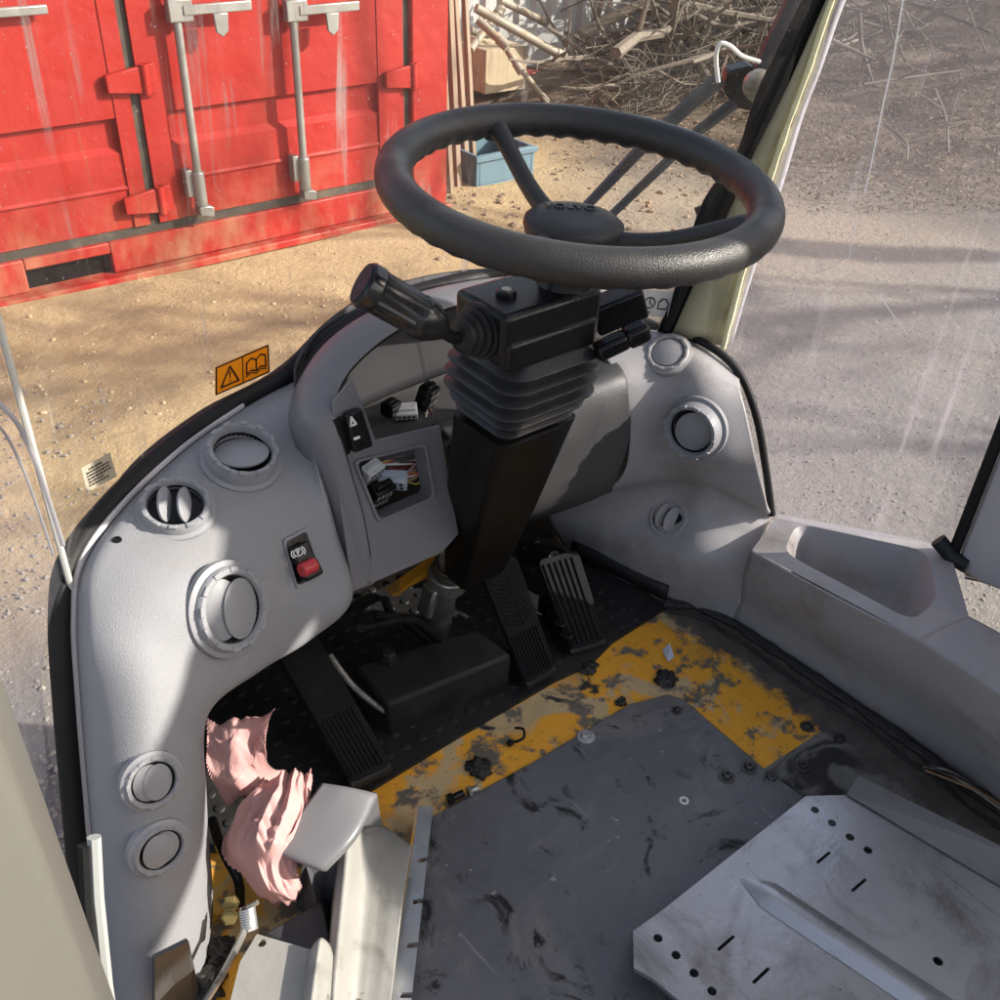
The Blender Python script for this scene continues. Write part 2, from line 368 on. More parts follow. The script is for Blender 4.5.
def mk_ground():
    t = NT('yard_ground')
    sp = t.n('ShaderNodeSeparateXYZ'); t.l(t.tc.outputs['Object'], sp.inputs[0]); X, Y = sp.outputs[0], sp.outputs[1]
    mud = t.mix(t.noise(1.1, 7, .6), (.42, .305, .165), (.58, .44, .265))
    mud = t.mix(t.ramp(t.noise(2.2, 8, .65, dist=.6), .52, .68, 0, .8), mud, (.30, .22, .14))
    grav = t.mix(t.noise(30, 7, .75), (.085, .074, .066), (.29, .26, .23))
    grav = t.mix(t.ramp(t.noise(.9, 5, .55, stretch=(1, .45, 1), rot=(0, 0, .3)), .42, .6), grav, t.mix(t.noise(26, 6, .7), (.29, .235, .17), (.40, .335, .26)))  # long warm bands paint sunlit strips and tree shade into the gravel
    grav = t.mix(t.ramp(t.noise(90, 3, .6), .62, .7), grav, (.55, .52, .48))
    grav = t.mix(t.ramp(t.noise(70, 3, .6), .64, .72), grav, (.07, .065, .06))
    wob = t.math('MULTIPLY', t.math('SUBTRACT', t.noise(1.4, 5), .5), .9)
    # mud yard in front of the container, gravel towards the machine and to its right
    k = t.math('ADD', t.math('SUBTRACT', X, t.math('MULTIPLY', Y, .95)), wob)
    c = t.mix(t.ramp(k, -.35, .35), mud, grav)
    near = t.ramp(t.math('ADD', Y, wob), 1.7, 2.5, 1, 0); c = t.mix(near, c, t.mix(t.noise(30, 7, .75), (.16, .15, .14), (.38, .35, .32)))
    soil = t.mix(t.noise(6, 8, .75), (.03, .023, .019), (.15, .11, .08))
    q = t.math('ADD', t.math('ADD', X, t.math('MULTIPLY', Y, .55)), wob)
    c = t.mix(t.ramp(q, 6.0, 7.1), c, t.mix(t.math('MULTIPLY', t.ramp(t.noise(3, 6), .4, .7), .7), soil, (.25, .2, .15)))
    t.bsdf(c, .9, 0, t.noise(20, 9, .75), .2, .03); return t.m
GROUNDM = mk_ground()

# ------------------------------------------------------------------ light and air
SUN_TO = Vector((.62, -.55, .44)).normalized()
sun = bpy.data.lights.new('sun', 'SUN'); sun.energy = 4.1; sun.angle = radians(.5); sun.color = (1, .94, .84)
so = bpy.data.objects.new('sun', sun); COL.objects.link(so); so.rotation_euler = SUN_TO.to_track_quat('Z', 'Y').to_euler(); so.location = (4, -5, 6)
w = bpy.data.worlds.new('World'); SC.world = w; w.use_nodes = True; nt = w.node_tree
sky = nt.nodes.new('ShaderNodeTexSky'); sky.sky_type = 'NISHITA'; sky.sun_disc = False
sky.sun_elevation = math.asin(SUN_TO.z); sky.sun_rotation = atan2(SUN_TO.x, SUN_TO.y)
sky.air_density = .9; sky.dust_density = 3.0; sky.ozone_density = .6
hs = nt.nodes.new('ShaderNodeHueSaturation'); hs.inputs['Saturation'].default_value = .74   # hazy, whitish sky
bg = nt.nodes['Background']; nt.links.new(sky.outputs[0], hs.inputs['Color']); nt.links.new(hs.outputs[0], bg.inputs[0]); bg.inputs[1].default_value = .135
SC.view_settings.view_transform = 'Standard'; SC.view_settings.look = 'None'; SC.view_settings.exposure = 1.17; SC.view_settings.gamma = 1
SC.cycles.max_bounces = 10; SC.cycles.transparent_max_bounces = 16

# ================================================================== SETTING
gv = []; gf = []
N = 160
def gx(i): s = i/N*2-1; return 3 + 60*(abs(s)**2.6)*(1 if s > 0 else -1)
def gy(i): s = i/N*2-1; return 4 + 60*(abs(s)**2.6)*(1 if s > 0 else -1)
for j in range(N+1):
    for i in range(N+1):
        x, y = gx(i), gy(j); z = -.62 + .03*noise.noise(Vector((x*.9, y*.9, 0))) + .012*noise.noise(Vector((x*4, y*4, 2)))
        b = (x + .55*y - 6.6)
        if b > 0: z += min(b, 5)*.07*(1+.8*noise.noise(Vector((x*.6, y*.6, 5)))) + .05*min(b, 1)*noise.noise(Vector((x*3, y*3, 1)))
        gv.append((x, y, z))
for j in range(N):
    for i in range(N): a = j*(N+1)+i; gf.append((a, a+1, a+N+2, a+N+1))
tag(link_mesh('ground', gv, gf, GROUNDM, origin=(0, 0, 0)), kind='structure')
BV['ground'] = BVHTree.FromPolygons([Vector(v) for v in gv], gf)
def gz(x, y):
    l = BV['ground'].ray_cast(Vector((x, y, 20)), Vector((0, 0, -1)))[0]; return l.z if l else -.62
def PG(px, py):
    return BV['ground'].ray_cast(EYE, ray(px, py).normalized())[0] or PZ(px, py, -.62)

FLOOR = MB().prism([(.10, .62, -.03), (.02, .5, -.03), (.0, .2, -.03), (-.05, -.9, -.03), (1.36, -.9, -.03), (1.30, .2, -.03), (1.14, .80, -.03), (1.05, .98, -.03), (.8, 1.1, -.03), (.5, 1.09, -.03), (.3, 1.02, -.03), (.17, .88, -.03)], (0, 0, .03)).build('floor', FLOORM, origin=(0, 0, 0)); tag(FLOOR, kind='structure')

# ================================================================== CAB SHELL
CAB = empty('loader_cab', (.6, .2, -.03), 'loader cab shell with dusty curved windscreen, hazy side glass and black seals', 'cab')
W = [Vector(p) for p in ((.162, .884, 0), (.215, .945, 0), (.29, 1.01, 0), (.40, 1.055, 0), (.52, 1.082, 0), (.68, 1.098, 0), (.82, 1.09, 0), (.95, 1.045, 0), (1.05, .965, 0), (1.12, .86, 0))]
ZB = [.385, .428, .452, .468, .478, .545, .53, .475, .43, .40]
TOP = 1.58
def wrake(p, z, s): return Vector((p.x, p.y - max(0, z-.4)*.118*s, z))
def plan(s): return cr(W, s)
def zb(s): return cr([Vector((z, 0, 0)) for z in ZB], s).x
gr = []
nu, nv = 60, 24; vs = []; fs = []
for v in range(nv):
    for u in range(nu):
        s = u/(nu-1); z0 = zb(s)-.02; z = z0 + (TOP-z0)*v/(nv-1); vs.append(wrake(plan(s), z, s))
fs = [(v*nu+u, v*nu+u+1, (v+1)*nu+u+1, (v+1)*nu+u) for v in range(nv-1) for u in range(nu-1)]
WIND = link_mesh('windscreen', vs, fs, GLASS_F, CAB); BV[WIND.name] = BVHTree.FromPolygons(vs, fs)
# bulkhead below the windscreen
vs = []; 
for v in range(2):
    for u in range(nu):
        s = u/(nu-1); p = plan(s); vs.append(Vector((p.x, p.y+.012, -.03 if v == 0 else zb(s)-.02)))
o = link_mesh('front_bulkhead', vs, [(u, u+1, nu+u+1, nu+u) for u in range(nu-1)], FIREM, CAB); solid(o, .004, 0)
# left glass: from the front corner back to the door post
LG = [Vector(p) for p in ((.160, .885, .36), (.112, .845, .355), (.082, .795, .24), (.050, .745, .11), (.02, .71, .0), (-.02, .66, -.2), (-.07, .58, -.4))]
vs = []; n = 30; m = 12
for v in range(m):
    for u in range(n):
        p = cr(LG, u/(n-1)); vs.append(Vector((p.x, p.y, p.z + (TOP-p.z)*(v/(m-1)))))
fs = [(v*n+u, v*n+u+1, (v+1)*n+u+1, (v+1)*n+u) for v in range(m-1) for u in range(n-1)]
link_mesh('left_window', vs, fs, GLASS_L, CAB)
eg = [PY(-8, 398, .80), PY(6, 410, .80), PY(20, 428, .805), PY(37, 466, .82), PY(51, 507, .84), PY(63, 545, .86)]
MB().tube(curve(eg, 40), .0022, 8).build('pane_edge', film_mat('hazy_pane_edge', (.55, .54, .56), .6), CAB)
eg = [p + Vector((-.012, -.006, -.004)) for p in eg]
MB().tube(curve(eg, 40), .0012, 8).build('pane_edge', film_mat('hazy_pane_edge_inner', (.5, .5, .52), .6), CAB)
# narrow polished edge where the two front panes meet
MB().tube([(.164, .880, z) for z in (.37, .7, 1.0, 1.3, TOP)], .0035, 8).build('pane_joint', simple('clear_joint_edge', (.45, .44, .40), .3), CAB)
# right glass
rg = [PS(726, 345), PS(741, 374), PS(757, 420), PS(772, 515), PS(945, 546), PS(1100, 585)]
vs = []; n = 40; m = 12; tops = []
for v in range(m):
    for u in range(n):
        p = cr(rg, u/(n-1)); t = v/(m-1); z = p.z + (TOP-p.z)*t
        top = PS(838, -60); rk = max(0, 1-u/(n-1)*3.2)
        y = p.y - (z-p.z)*.118*rk; x = SIDE_P.x - (y-SIDE_P.y)*.35
        vs.append(Vector((x, y, z)))
fs = [(v*n+u, v*n+u+1, (v+1)*n+u+1, (v+1)*n+u) for v in range(m-1) for u in range(n-1)]
RG = link_mesh('right_window', vs, fs, GLASS_S, CAB)
# long scratches on the right glass
SCR = simple('glass_scratch', (.75, .73, .75), .7, var=.05)
def line_on_side(name, pts, r, off=-.004):
    P = [PS(x, y, off) for x, y in pts]; return MB().tube(curve(P, 24), r, 5).build(name, SCR, RG)
line_on_side('scratch', [(903, 0), (893, 60), (884, 100), (872, 160), (864, 195)], .0010)
line_on_side('scratch', [(857, 215), (853, 235), (848, 262)], .0006)
line_on_side('scratch', [(813, 274), (830, 268), (845, 258), (860, 246)], .0005)
line_on_side('scratch', [(880, 295), (893, 315), (908, 335)], .0004)
# corner: black edge band, fogged strip, cream sealant bead
CP = Vector((1.12, .86, .40)); CN = Vector((.76, .645, .06)).normalized()
def PC(px, py, off=0.): return PL(px, py, CP+CN*off, CN)
def strip(name, left, right, mat, off, th=.006, par=CAB):
    n = 30; A = curve([PC(*p, off) for p in left], n); B = curve([PC(*p, off) for p in right], n)
    vs = A+B; fs = [(i, i+1, n+i+1, n+i) for i in range(n-1)]
    o = link_mesh(name, vs, fs, mat, par); solid(o, th, 0); return o
strip('corner_band', [(838, -80), (801, 0), (757, 92), (736, 154), (701, 206), (676, 285), (658, 330)], [(864, -80), (828, 0), (785, 96), (757, 154), (735, 206), (697, 285), (677, 334)], SEALM, .012, .012)
strip('fogged_strip', [(862, -80), (826, 0), (783, 96), (754, 154), (732, 206), (694, 285), (672, 334)], [(868, -80), (832, 0), (806, 75), (784, 134), (765, 190), (738, 280), (722, 345)], OLIVE, .004, .006)
def bead(): 
    n = 60; A = curve([PC(*p, -.004) for p in [(868, -80), (832, 0), (809, 68), (787, 128), (768, 185), (741, 278), (723, 348)]], n)
    return MB().tube(A, [.0042+.0016*noise.noise(p*40) for p in A], 8).build('sealant_bead', CREAM, CAB)
bead()
strip('smeared_edge', [(872, -80), (836, 0), (813, 68), (791, 128), (773, 185), (745, 278), (727, 345)], [(884, -80), (846, 0), (822, 68), (803, 118), (783, 185), (752, 278), (732, 345)], simple('white_glass_residue', (.55, .53, .56), .7, var=.25, vs=60), .002, .001)
tubeP = [PC(*p, -.004) for p in [(851, -80), (815, 0), (771, 96), (745, 154), (718, 206), (686, 285), (667, 330)]]
MB().tube(curve(tubeP, 40), .0045, 8).build('corner_seal', SEALM, CAB)
# rear right pillar with its seal
def PR(px, py): return PS(px, py, .0)
pb = PS(946, 552); 
px0 = Vector((pb.x, pb.y, 0))
d = Vector((-.35, 1, 0)).normalized(); nrm = SIDE_N
mb = MB()
for (a, b, th, o) in ((-.002, -.018, .03, 0),):
    mb.prism([px0 + d*a + nrm*(-.012) + Vector((0, 0, .212)), px0 + d*b + nrm*(-.012) + Vector((0, 0, .212)), px0 + d*b + nrm*.02 + Vector((0, 0, .212)), px0 + d*a + nrm*.02 + Vector((0, 0, .212))], (0, 0, TOP-.21))
mb.build('pillar_seal', SEALM, CAB, bev=.004)
mb = MB(); z0 = Vector((0, 0, .20))
mb.prism([px0 + d*-.0185 - nrm*.008 + z0, px0 + d*-.055 - nrm*.03 + z0, px0 + d*-.09 - nrm*.03 + z0, px0 + d*-.66 - nrm*.005 + z0, px0 + d*-.66 + nrm*.04 + z0, px0 + d*-.0185 + nrm*.03 + z0], (0, 0, TOP-.2))
mb.build('rear_pillar', PILLM, CAB, bev=.006)  # rear end widened out of view to shade the dashboard
# wires hanging out of the pillar foot
mb = MB()
o = MB().tube([PS(938, 540, -.01), PS(953, 558, -.012), PS(967, 566, -.015)], .012, 10).build('loom_sleeve', RUBBER, CAB)
for k in range(14):
    a = PS(965+random.uniform(-3, 3), 566+k*.9, -.012 + random.uniform(-.004, .004)); b = PS(1010, 572+k*1.3+random.uniform(-2, 2), random.uniform(-.02, .0)); c = (a+b)/2 + Vector((0, 0, random.uniform(-.006, .006)))
    mt = (COPPER, BLACK, simple('tan_wire', (.45, .36, .22), .5), WHITEP)[k % 4]
    MB().tube(curve([a, c, b], 8), .0016, 6).build('wire', mt, CAB)
# door post at the left
dp = PY(52, 830, .40)
x0 = dp.x
mb = MB().prism([(x0, .385, -.4), (x0-.006, .415, -.4), (x0-.055, .43, -.4), (x0-.16, .40, -.4), (x0-.16, .30, -.4), (x0-.012, .345, -.4)], (0, 0, TOP+.4)); mb.build('door_post', POSTM, CAB, bev=.006, bseg=3)
for k, (a, b) in enumerate((((88, 905), (97, 975)), ((97, 897), (108, 980)))):
    MB().tube([PY(a[0]-3, a[1]-60, .60), PY(a[0], a[1], .58), PY(b[0]-2, b[1]+5, .55), PY(b[0]+6, b[1]+60, .53)], .006, 8).build('door_seal', (SEALM, simple('grey_door_seal', (.32, .33, .32), .4))[k], CAB)
# roof and rear of the cab with added sun blockers, above and behind the picture
MB().bx(-.2, .22, -.95, .95, TOP, TOP+.05).bx(1.16, 1.50, -.95, .95, TOP, TOP+.05).bx(.22, 1.16, -.95, -.55, TOP, TOP+.05).bx(.22, 1.16, .78, .95, TOP, TOP+.05).build('roof', PILLM, CAB)  # centre opening added to let sky light down onto the floor
MB().bx(-.15, 1.48, -.95, -.90, -.03, .75).build('rear_wall', PANELG, CAB)
MB().prism([(1.33, .32, -.03), (1.50, -.15, -.03), (1.50, -.95, -.03), (1.54, -.95, -.03), (1.54, -.15, -.03), (1.37, .33, -.03)], (0, 0, .90)).build('added_shade_panel', PANELG, CAB)  # unseen solid side, added to keep sun off the floor plate
MB().prism([(1.48, -.10, 1.12), (1.53, -.2, 1.12), (1.53, -.95, 1.12), (1.56, -.95, 1.12), (1.56, -.2, 1.12), (1.51, -.1, 1.12)], (0, 0, .15)).build('added_shade_rail', PILLM, CAB)  # unseen bar, added to throw a shade band on the dashboard leg
for x in (-.15, 1.46): MB().bx(x, x+.06, -.95, -.87, .75, TOP).build('rear_post', PILLM, CAB)
# right-hand panel with its storage pocket
SHP, SHN = Vector((1.15, .72, .165)), Vector((0, .185, 1)).normalized()
def SH(px, py): return PL(px, py, SHP, SHN)
def nloop(q, r, k=6):
    q = [Vector(p) for p in q]; n = len(q); out = []
    for i in range(n):
        p = q[i]; a = q[i-1]-p; b = q[(i+1) % n]-p; ra = min(r, a.length*.45); rb = min(r, b.length*.45)
        A = p+a.normalized()*ra; B = p+b.normalized()*rb
        for j in range(k): t = j/(k-1); out.append(A*(1-t)**2 + p*2*t*(1-t) + B*t*t)
    return out
outer = nloop([SH(752, 550), SH(779, 514), SH(948, 545), SH(969, 616), SH(919, 639)], .004)
inner = nloop([SH(783, 552), SH(797, 523), SH(928, 551), SH(938, 600), SH(914, 622)], .03)
L = len(outer); cen = sum(inner, Vector())/L
mid = [cen + (p-cen)*.93 + Vector((0, 0, -.012)) for p in inner]; low = [cen + (p-cen)*.80 + Vector((0, 0, -.075)) for p in inner]; bot = [cen + (p-cen)*.62 + Vector((0, 0, -.088)) for p in inner]
vs = outer+inner+mid+low+bot; fs = []
for r in range(4):
    for i in range(L): j = (i+1) % L; fs.append((r*L+i, r*L+j, (r+1)*L+j, (r+1)*L+i))
fs.append(tuple(range(4*L, 5*L)))
SIDEP = link_mesh('side_panel', vs, fs, PANELG, CAB); sharp(SIDEP, 50)
top = [SH(752, 550), SH(800, 577), SH(870, 614), SH(919, 639), SH(1000, 692), SH(1080, 745)]
botp = [PZ(733, 621, 0), PZ(800, 664, 0), PZ(870, 711, 0), PZ(930, 752, 0), PZ(1002, 810, 0), PZ(1080, 862, 0)]
o1 = [a*.97+b*.03 + Vector((-.004, 0, -.001)) for a, b in zip(top, botp)]
m1 = [a*.68+b*.32 + Vector((-.006, 0, 0)) for a, b in zip(top, botp)]; m2 = [a*.32+b*.68 + Vector((.004, 0, 0)) for a, b in zip(top, botp)]
m3 = [a*.10+b*.90 + Vector((.0, 0, 0)) for a, b in zip(top, botp)]
patch('panel_face', [top, o1, m1, m2, m3, botp], PANELG, SIDEP, 50, 40, .004)
patch('panel_ledge', [[SH(969, 616), SH(1000, 633), SH(1085, 683)], [SH(940, 628), SH(1000, 660), SH(1085, 712)], [SH(919, 639), SH(1000, 692), SH(1080, 745)]], PANELG, SIDEP, 20, 20, .004)
mb = MB(); ra = [PZ(934, 750, .012), PZ(1010, 803, .012)]
q = [PL(945, 672, top[4]+Vector((-.012, 0, 0)), (1, -.05, .30)) ]
# dirty black rubber edge at the panel foot
edge = [PZ(665, 603, .004), PZ(700, 606, .004), PZ(733, 622, .004), PZ(800, 666, .004), PZ(870, 714, .004), PZ(930, 756, .004), PZ(1005, 812, .004), PZ(1080, 862, .004)]
E2 = curve(edge, 90)
MB().tube([p + Vector((-.004+.003*noise.noise(p*30), 0, .001*noise.noise(p*60))) for p in E2], [.0075+.0035*noise.noise(p*45) for p in E2], 8).build('foot_seal', GREASE, CAB)
MB().tube([p + Vector((-.028+.007*noise.noise(p*18), 0, -.002)) for p in E2], [.0035+.003*noise.noise(p*55+Vector((3, 0, 0))) for p in E2], 7).build('foot_seal', GREASE, CAB)

# ================================================================== DASHBOARD
DASHB = empty('dashboard', (.62, .95, 0), 'grey wrap-around dashboard with round air vents and a gutted instrument recess', 'dashboard')
def R3(*pts): return [PY(*p) for p in pts]
rows = [R3((112, 1012, .70), (126, 1012, .655), (160, 1012, .63), (200, 1008, .64), (212, 1003, .68)),
        R3((97, 900, .745), (111, 900, .70), (155, 900, .67), (202, 900, .68), (213, 900, .72)),
        R3((88, 800, .785), (102, 800, .735), (150, 800, .70), (196, 800, .71), (207, 800, .75)),
        R3((80, 700, .82), (96, 700, .775), (150, 700, .74), (202, 716, .745), (209, 712, .79)),
        R3((76, 620, .86), (94, 625, .815), (165, 645, .775), (250, 672, .78), (262, 666, .82)),
        R3((84, 563, .90), (103, 568, .86), (190, 600, .80), (300, 640, .80), (312, 631, .84)),
        R3((124, 507, .95), (143, 514, .915), (225, 555, .84), (340, 600, .81), (353, 591, .84)),
        R3((184, 450, .99), (201, 460, .955), (265, 500, .885), (330, 540, .845), (337, 532, .86)),
        R3((244, 408, 1.02), (259, 419, .985), (295, 446, .935), (318, 477, .885), (322, 474, .89)),
        R3((296, 380, 1.04), (297, 388, 1.0), (299, 400, .965), (302, 422, .92), (304, 425, .925))]
LEFTC = patch('left_console', rows, DASH, DASHB, 70, 110, .005)
# cowl over the instrument recess
co = [(353, 592, .845), (336, 532, .868), (321, 476, .887), (303, 425, .91), (299, 394, .955), (312, 362, .985), (335, 335, 1.0), (370, 312, 1.01), (420, 292, 1.02), (470, 281, 1.028), (520, 276, 1.032), (580, 277, 1.035), (640, 302, 1.0)]
ci = [(374, 584, .832), (364, 524, .847), (350, 472, .862), (337, 425, .88), (334, 402, .90), (346, 374, .93), (371, 348, .945), (400, 328, .955), (440, 310, .965), (480, 299, .97), (525, 293, .975), (580, 294, .98), (630, 317, .96)]
O = R3(*co); I = R3(*ci)
O0 = [p + Vector((0, .03, -.03)) for p in O]; Mi = [(a+b)/2 + Vector((-.004, -.006, .007)) for a, b in zip(O, I)]
I2 = [p + Vector((.006, .012, -.006)) for p in I]; I3 = [p + (Vector((.05, .06, -.01)) if k < 3 else Vector((.012, .10, -.012))) for k, p in enumerate(I)]
patch('cowl', [O0, O, Mi, I, I2], COWLM, DASHB, 90, 36, .003)
COWL_SHADE = simple('cowl_inside_shade', (.012, .012, .012), .7, var=.2, spec=.15)  # black puts the shade under the cowl into the colour
patch('cowl_underside_shade', [[a.lerp(b, .12) for a, b in zip(I, I2)], [p+Vector((.002, .004, -.004)) for p in I2], [a.lerp(b, .5) for a, b in zip(I2, I3)], I3], COWL_SHADE, DASHB, 90, 16, .002)
# switch panel with square opening
PP, PN = Vector((.4, .832, .285)), Vector((0, -.97, .24)).normalized()
def SP(px, py, off=0.): return PL(px, py, PP+PN*off, PN)
def holed(name, outl, holes, nvec, th, mat, par):
    bm = bmesh.new()
    for loop in [outl]+holes:
        vv = [bm.verts.new(p) for p in loop]
        for i in range(len(vv)): bm.edges.new((vv[i], vv[(i+1) % len(vv)]))
    bmesh.ops.triangle_fill(bm, use_beauty=True, use_dissolve=False, edges=bm.edges[:], normal=nvec)
    bm.normal_update()
    bmesh.ops.recalc_face_normals(bm, faces=bm.faces[:])
    bm.normal_update()
    if sum((f.normal.dot(nvec)*f.calc_area() for f in bm.faces)) < 0: bmesh.ops.reverse_faces(bm, faces=bm.faces[:])
    bm.verts.index_update(); vs = [v.co.copy() for v in bm.verts]; fs = [[v.index for v in f.verts] for f in bm.faces]; bm.free()
    o = link_mesh(name, vs, fs, mat, par, False); solid(o, th); return o
hole = nloop([SP(356, 462), SP(423, 446), SP(432, 496), SP(379, 519)], .008)
PANEL = holed('switch_panel', [SP(333, 402), SP(352, 378), SP(358, 392), SP(376, 440), SP(440, 425), SP(459, 534), SP(442, 553), SP(353, 592), SP(338, 490)], [hole], PN, .004, COWLM, DASHB)
bevel(PANEL, .0015)
lip = [p+PN*.004 for p in hole]; c = sum(lip, Vector())/len(lip)
v, f = plate([c+(p-c)*1.10 for p in lip], lip, -PN*.03); o = link_mesh('opening_frame', v, f, COWLM, PANEL, False); bevel(o, .002)
# dark box behind the opening
MB().box(SP(395, 482) - PN*.075, (.14, .09, .12)).build('switch_cavity', BLACK, PANEL) if 0 else None
# recess
bk = [p + Vector((0, .012, .004)) for p in I3[3:]]
patch('recess_back', [bk, [Vector((p.x, p.y+.005, p.z*.5+.19)) for p in bk], [Vector((p.x, p.y-.005, .38)) for p in bk]], simple('shaded_recess_plastic', (.042, .041, .044), .6, var=.1, spec=.25), DASHB, 40, 12, .003)  # dark tone holds the shade inside the recess
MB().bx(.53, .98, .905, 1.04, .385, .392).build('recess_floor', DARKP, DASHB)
# cross member and column shroud
patch('column_shroud', [R3((432, 424, .95), (500, 403, .95), (560, 380, .945), (608, 353, .94)),
                        R3((440, 428, .915), (510, 415, .915), (590, 385, .90), (624, 372, .895)),
                        R3((450, 450, .905), (530, 445, .895), (600, 410, .88), (629, 400, .875)),
                        R3((455, 490, .91), (530, 475, .895), (600, 450, .875), (630, 442, .87)),
                        R3((458, 522, .925), (520, 514, .905), (578, 497, .885), (613, 487, .88)),
                        R3((466, 530, .97), (525, 522, .95), (580, 505, .93), (614, 492, .92))], DARKP, DASHB, 50, 40, .004)
# right console
rr = [R3((596, 344, .975), (650, 330, .94), (702, 347, .865), (739, 377, .80)),
      R3((604, 356, .935), (652, 347, .905), (699, 361, .835), (741, 392, .772)),
      R3((622, 385, .89), (662, 383, .86), (703, 396, .80), (748, 421, .745)),
      R3((630, 440, .868), (666, 440, .835), (708, 450, .77), (758, 468, .715)),
      R3((616, 484, .878), (662, 474, .84), (708, 480, .775), (767, 508, .705)),
      R3((560, 503, .955), (662, 489, .855), (707, 492, .785), (770, 518, .715)),
      [PY(548, 516, 1.0), PY(660, 515, .845), PY(705, 520, .775), PY(764, 535, .705)],
      [PY(560, 540, 1.0), PY(655, 555, .815), PY(700, 562, .745), PY(750, 567, .690)],
      [PZ(572, 556, .005), PZ(640, 590, .002), PZ(690, 607, .002), PZ(733, 622, .002)]]
RIGHTC = patch('right_console', rr, PANELG, DASHB, 60, 90, .005)
# black kick strip at its foot
ks = [PZ(574, 552, .012), PZ(620, 573, .012), PZ(668, 597, .012)]
n = 12; A = curve([p+Vector((-.012, -.004, 0)) for p in ks], n); vs = A + [p+Vector((0, 0, .03)) for p in A]
solid(link_mesh('kick_strip', vs, [(i, i+1, n+i+1, n+i) for i in range(n-1)], FIREM, RIGHTC), .006)

# dash-edge seal, hugging the pane
mb = MB(); seal = [r[0] for r in rows]
SL = curve([seal[0]+Vector((-.03, .03, -.06))] + [p + Vector((-.0125, .008, .003)) for p in seal] + [PY(330, 335, 1.05), PY(420, 292, 1.062), PY(520, 275, 1.07), PY(600, 300, 1.05), PY(655, 327, .965), PS(702, 342, -.010), PS(737, 370, -.012), PS(756, 415, -.013), PS(766, 470, -.013), PS(772, 515, -.012)], 140)
mb.tube(SL, [.0125-.0065*min(1, max(0, (i-95)/15)) for i in range(140)], 10).build('window_seal', SEALM, CAB)
TR = curve([seal[0]+Vector((-.004, .0, -.04))] + [p + Vector((-.001, .001, .004)) for p in seal[:9]], 80)
MB().tube(TR, .004, 8).build('edge_trim', PILLM, CAB)

for (px, py, ob) in ((117, 540, LEFTC), (640, 575, RIGHTC)):
    l_, n_ = hit(ob, px, py); MB().lathe([(.0052, 0), (.0048, .0012), (.003, .0014), (.0026, .0004), (0, .0004)], frame(l_, n_), 18).build('trim_screw', BLACK, DASHB)
# ---- air vents
NOTCH = 12
def vent(par, px, py, rpx, blades, tall=.35, mat=DASH2, hint=(0, 0, 1), dark=True, flange=1.0, nrm=None, name='air_vent', label=None):
    loc, n = hit(par, px, py) if nrm is None else nrm
    t = (loc-EYE).dot(FW); r = rpx/F*t; m = frame(loc, n, hint); h = max(r*tall, .0065)
    prof = [(r*1.10*flange, -.006), (r*1.09*flange, .0015), (r*1.0*flange, .003), (r*.97, .0035), (r*.95, h*.75), (r*.90, h), (r*.80, h*1.0), (r*.765, h*.85), (r*.75, h*.3), (r*.73, -h*.4), (0, -h*.5)]
    o = MB().lathe(prof, m, 56).build(name, mat, DASHB)
    if label: o['label'] = label
    if dark: MB().lathe([(r*.752, h*.55), (r*.75, .0018), (r*.70, .0016), (0, .0016)], m, 40).build('duct_shade', BLACK, o)  # black disc at the dash surface, painted shade of the duct depth
    mb = MB()
    for k in range(NOTCH):   # grip lugs round the ring
        a = 2*pi*k/NOTCH; R3m = Matrix((Vector((cos(a), sin(a), 0)), Vector((-sin(a), cos(a), 0)), Vector((0, 0, 1)))).transposed()
        mb.box(m @ Vector((cos(a)*r*.88, sin(a)*r*.88, h*.96)), (r*.12, r*.22, h*.30), m.to_3x3() @ R3m)
    mb.build('ring_lugs', mat, o, bev=.0008)
    for (dx, rx, ry, tilt, dz, ax) in blades:   # (offset, half sizes, tilt, height, turned axis)
        mm = m @ Matrix.Rotation(radians(ax), 4, 'Z') @ Matrix.Translation((r*dx, 0, h*dz)) @ Matrix.Rotation(radians(tilt), 4, 'Y')
        mb = MB(); seg = 40; vs = [mm @ Vector((0, 0, r*.09))]; 
        for q in (.5, .9, 1.0):
            for k in range(seg):
                a = 2*pi*k/seg; vs.append(mm @ Vector((cos(a)*r*rx*q, sin(a)*r*ry*q, r*(.09*(1-q*q)))))
        vs += [mm @ Vector((cos(2*pi*k/seg)*r*rx*.98, sin(2*pi*k/seg)*r*ry*.98, -r*.06)) for k in range(seg)]
        fs = [(0, 1+k, 1+(k+1) % seg) for k in range(seg)]
        for q in range(3): fs += [(1+q*seg+k, 1+(q+1)*seg+k, 1+(q+1)*seg+(k+1) % seg, 1+q*seg+(k+1) % seg) for k in range(seg)]
        fs.append(tuple(1+3*seg+k for k in range(seg)))
        mb.add(vs, fs); mb.build('flap', mat, o)
    return o
shut = [(-.26, .44, .68, -12, .44, 0), (.19, .52, .68, 8, .75, 0)]
vent(LEFTC, 229, 609, 45, shut, .22, hint=(.5, 0, 1), label='large closed air vent on the face of the dashboard')
vent(LEFTC, 176, 510, 36, [(-.26, .36, .58, 62, .75, 0), (.26, .36, .58, 62, .75, 0)], .34, hint=(.2, .1, 1), label='sunlit open air vent with two upright slats')
vent(LEFTC, 241, 460, 37, [(.02, .70, .71, 20, .62, 88)], .50, hint=(0, .6, 1), label='air vent on the dashboard top with tilted flap')
vent(LEFTC, 152, 781, 29, [(-.14, .54, .66, 0, .5, 0), (.14, .50, .66, 3, .8, 0)], .16, hint=(.3, 0, 1), label='upper closed vent low on the left leg')
vent(LEFTC, 159, 848, 29, [(.10, .58, .64, -4, .3, 0), (-.10, .54, .66, 0, .8, 0)], .16, hint=(.3, 0, 1), label='lower closed vent, half in sun')
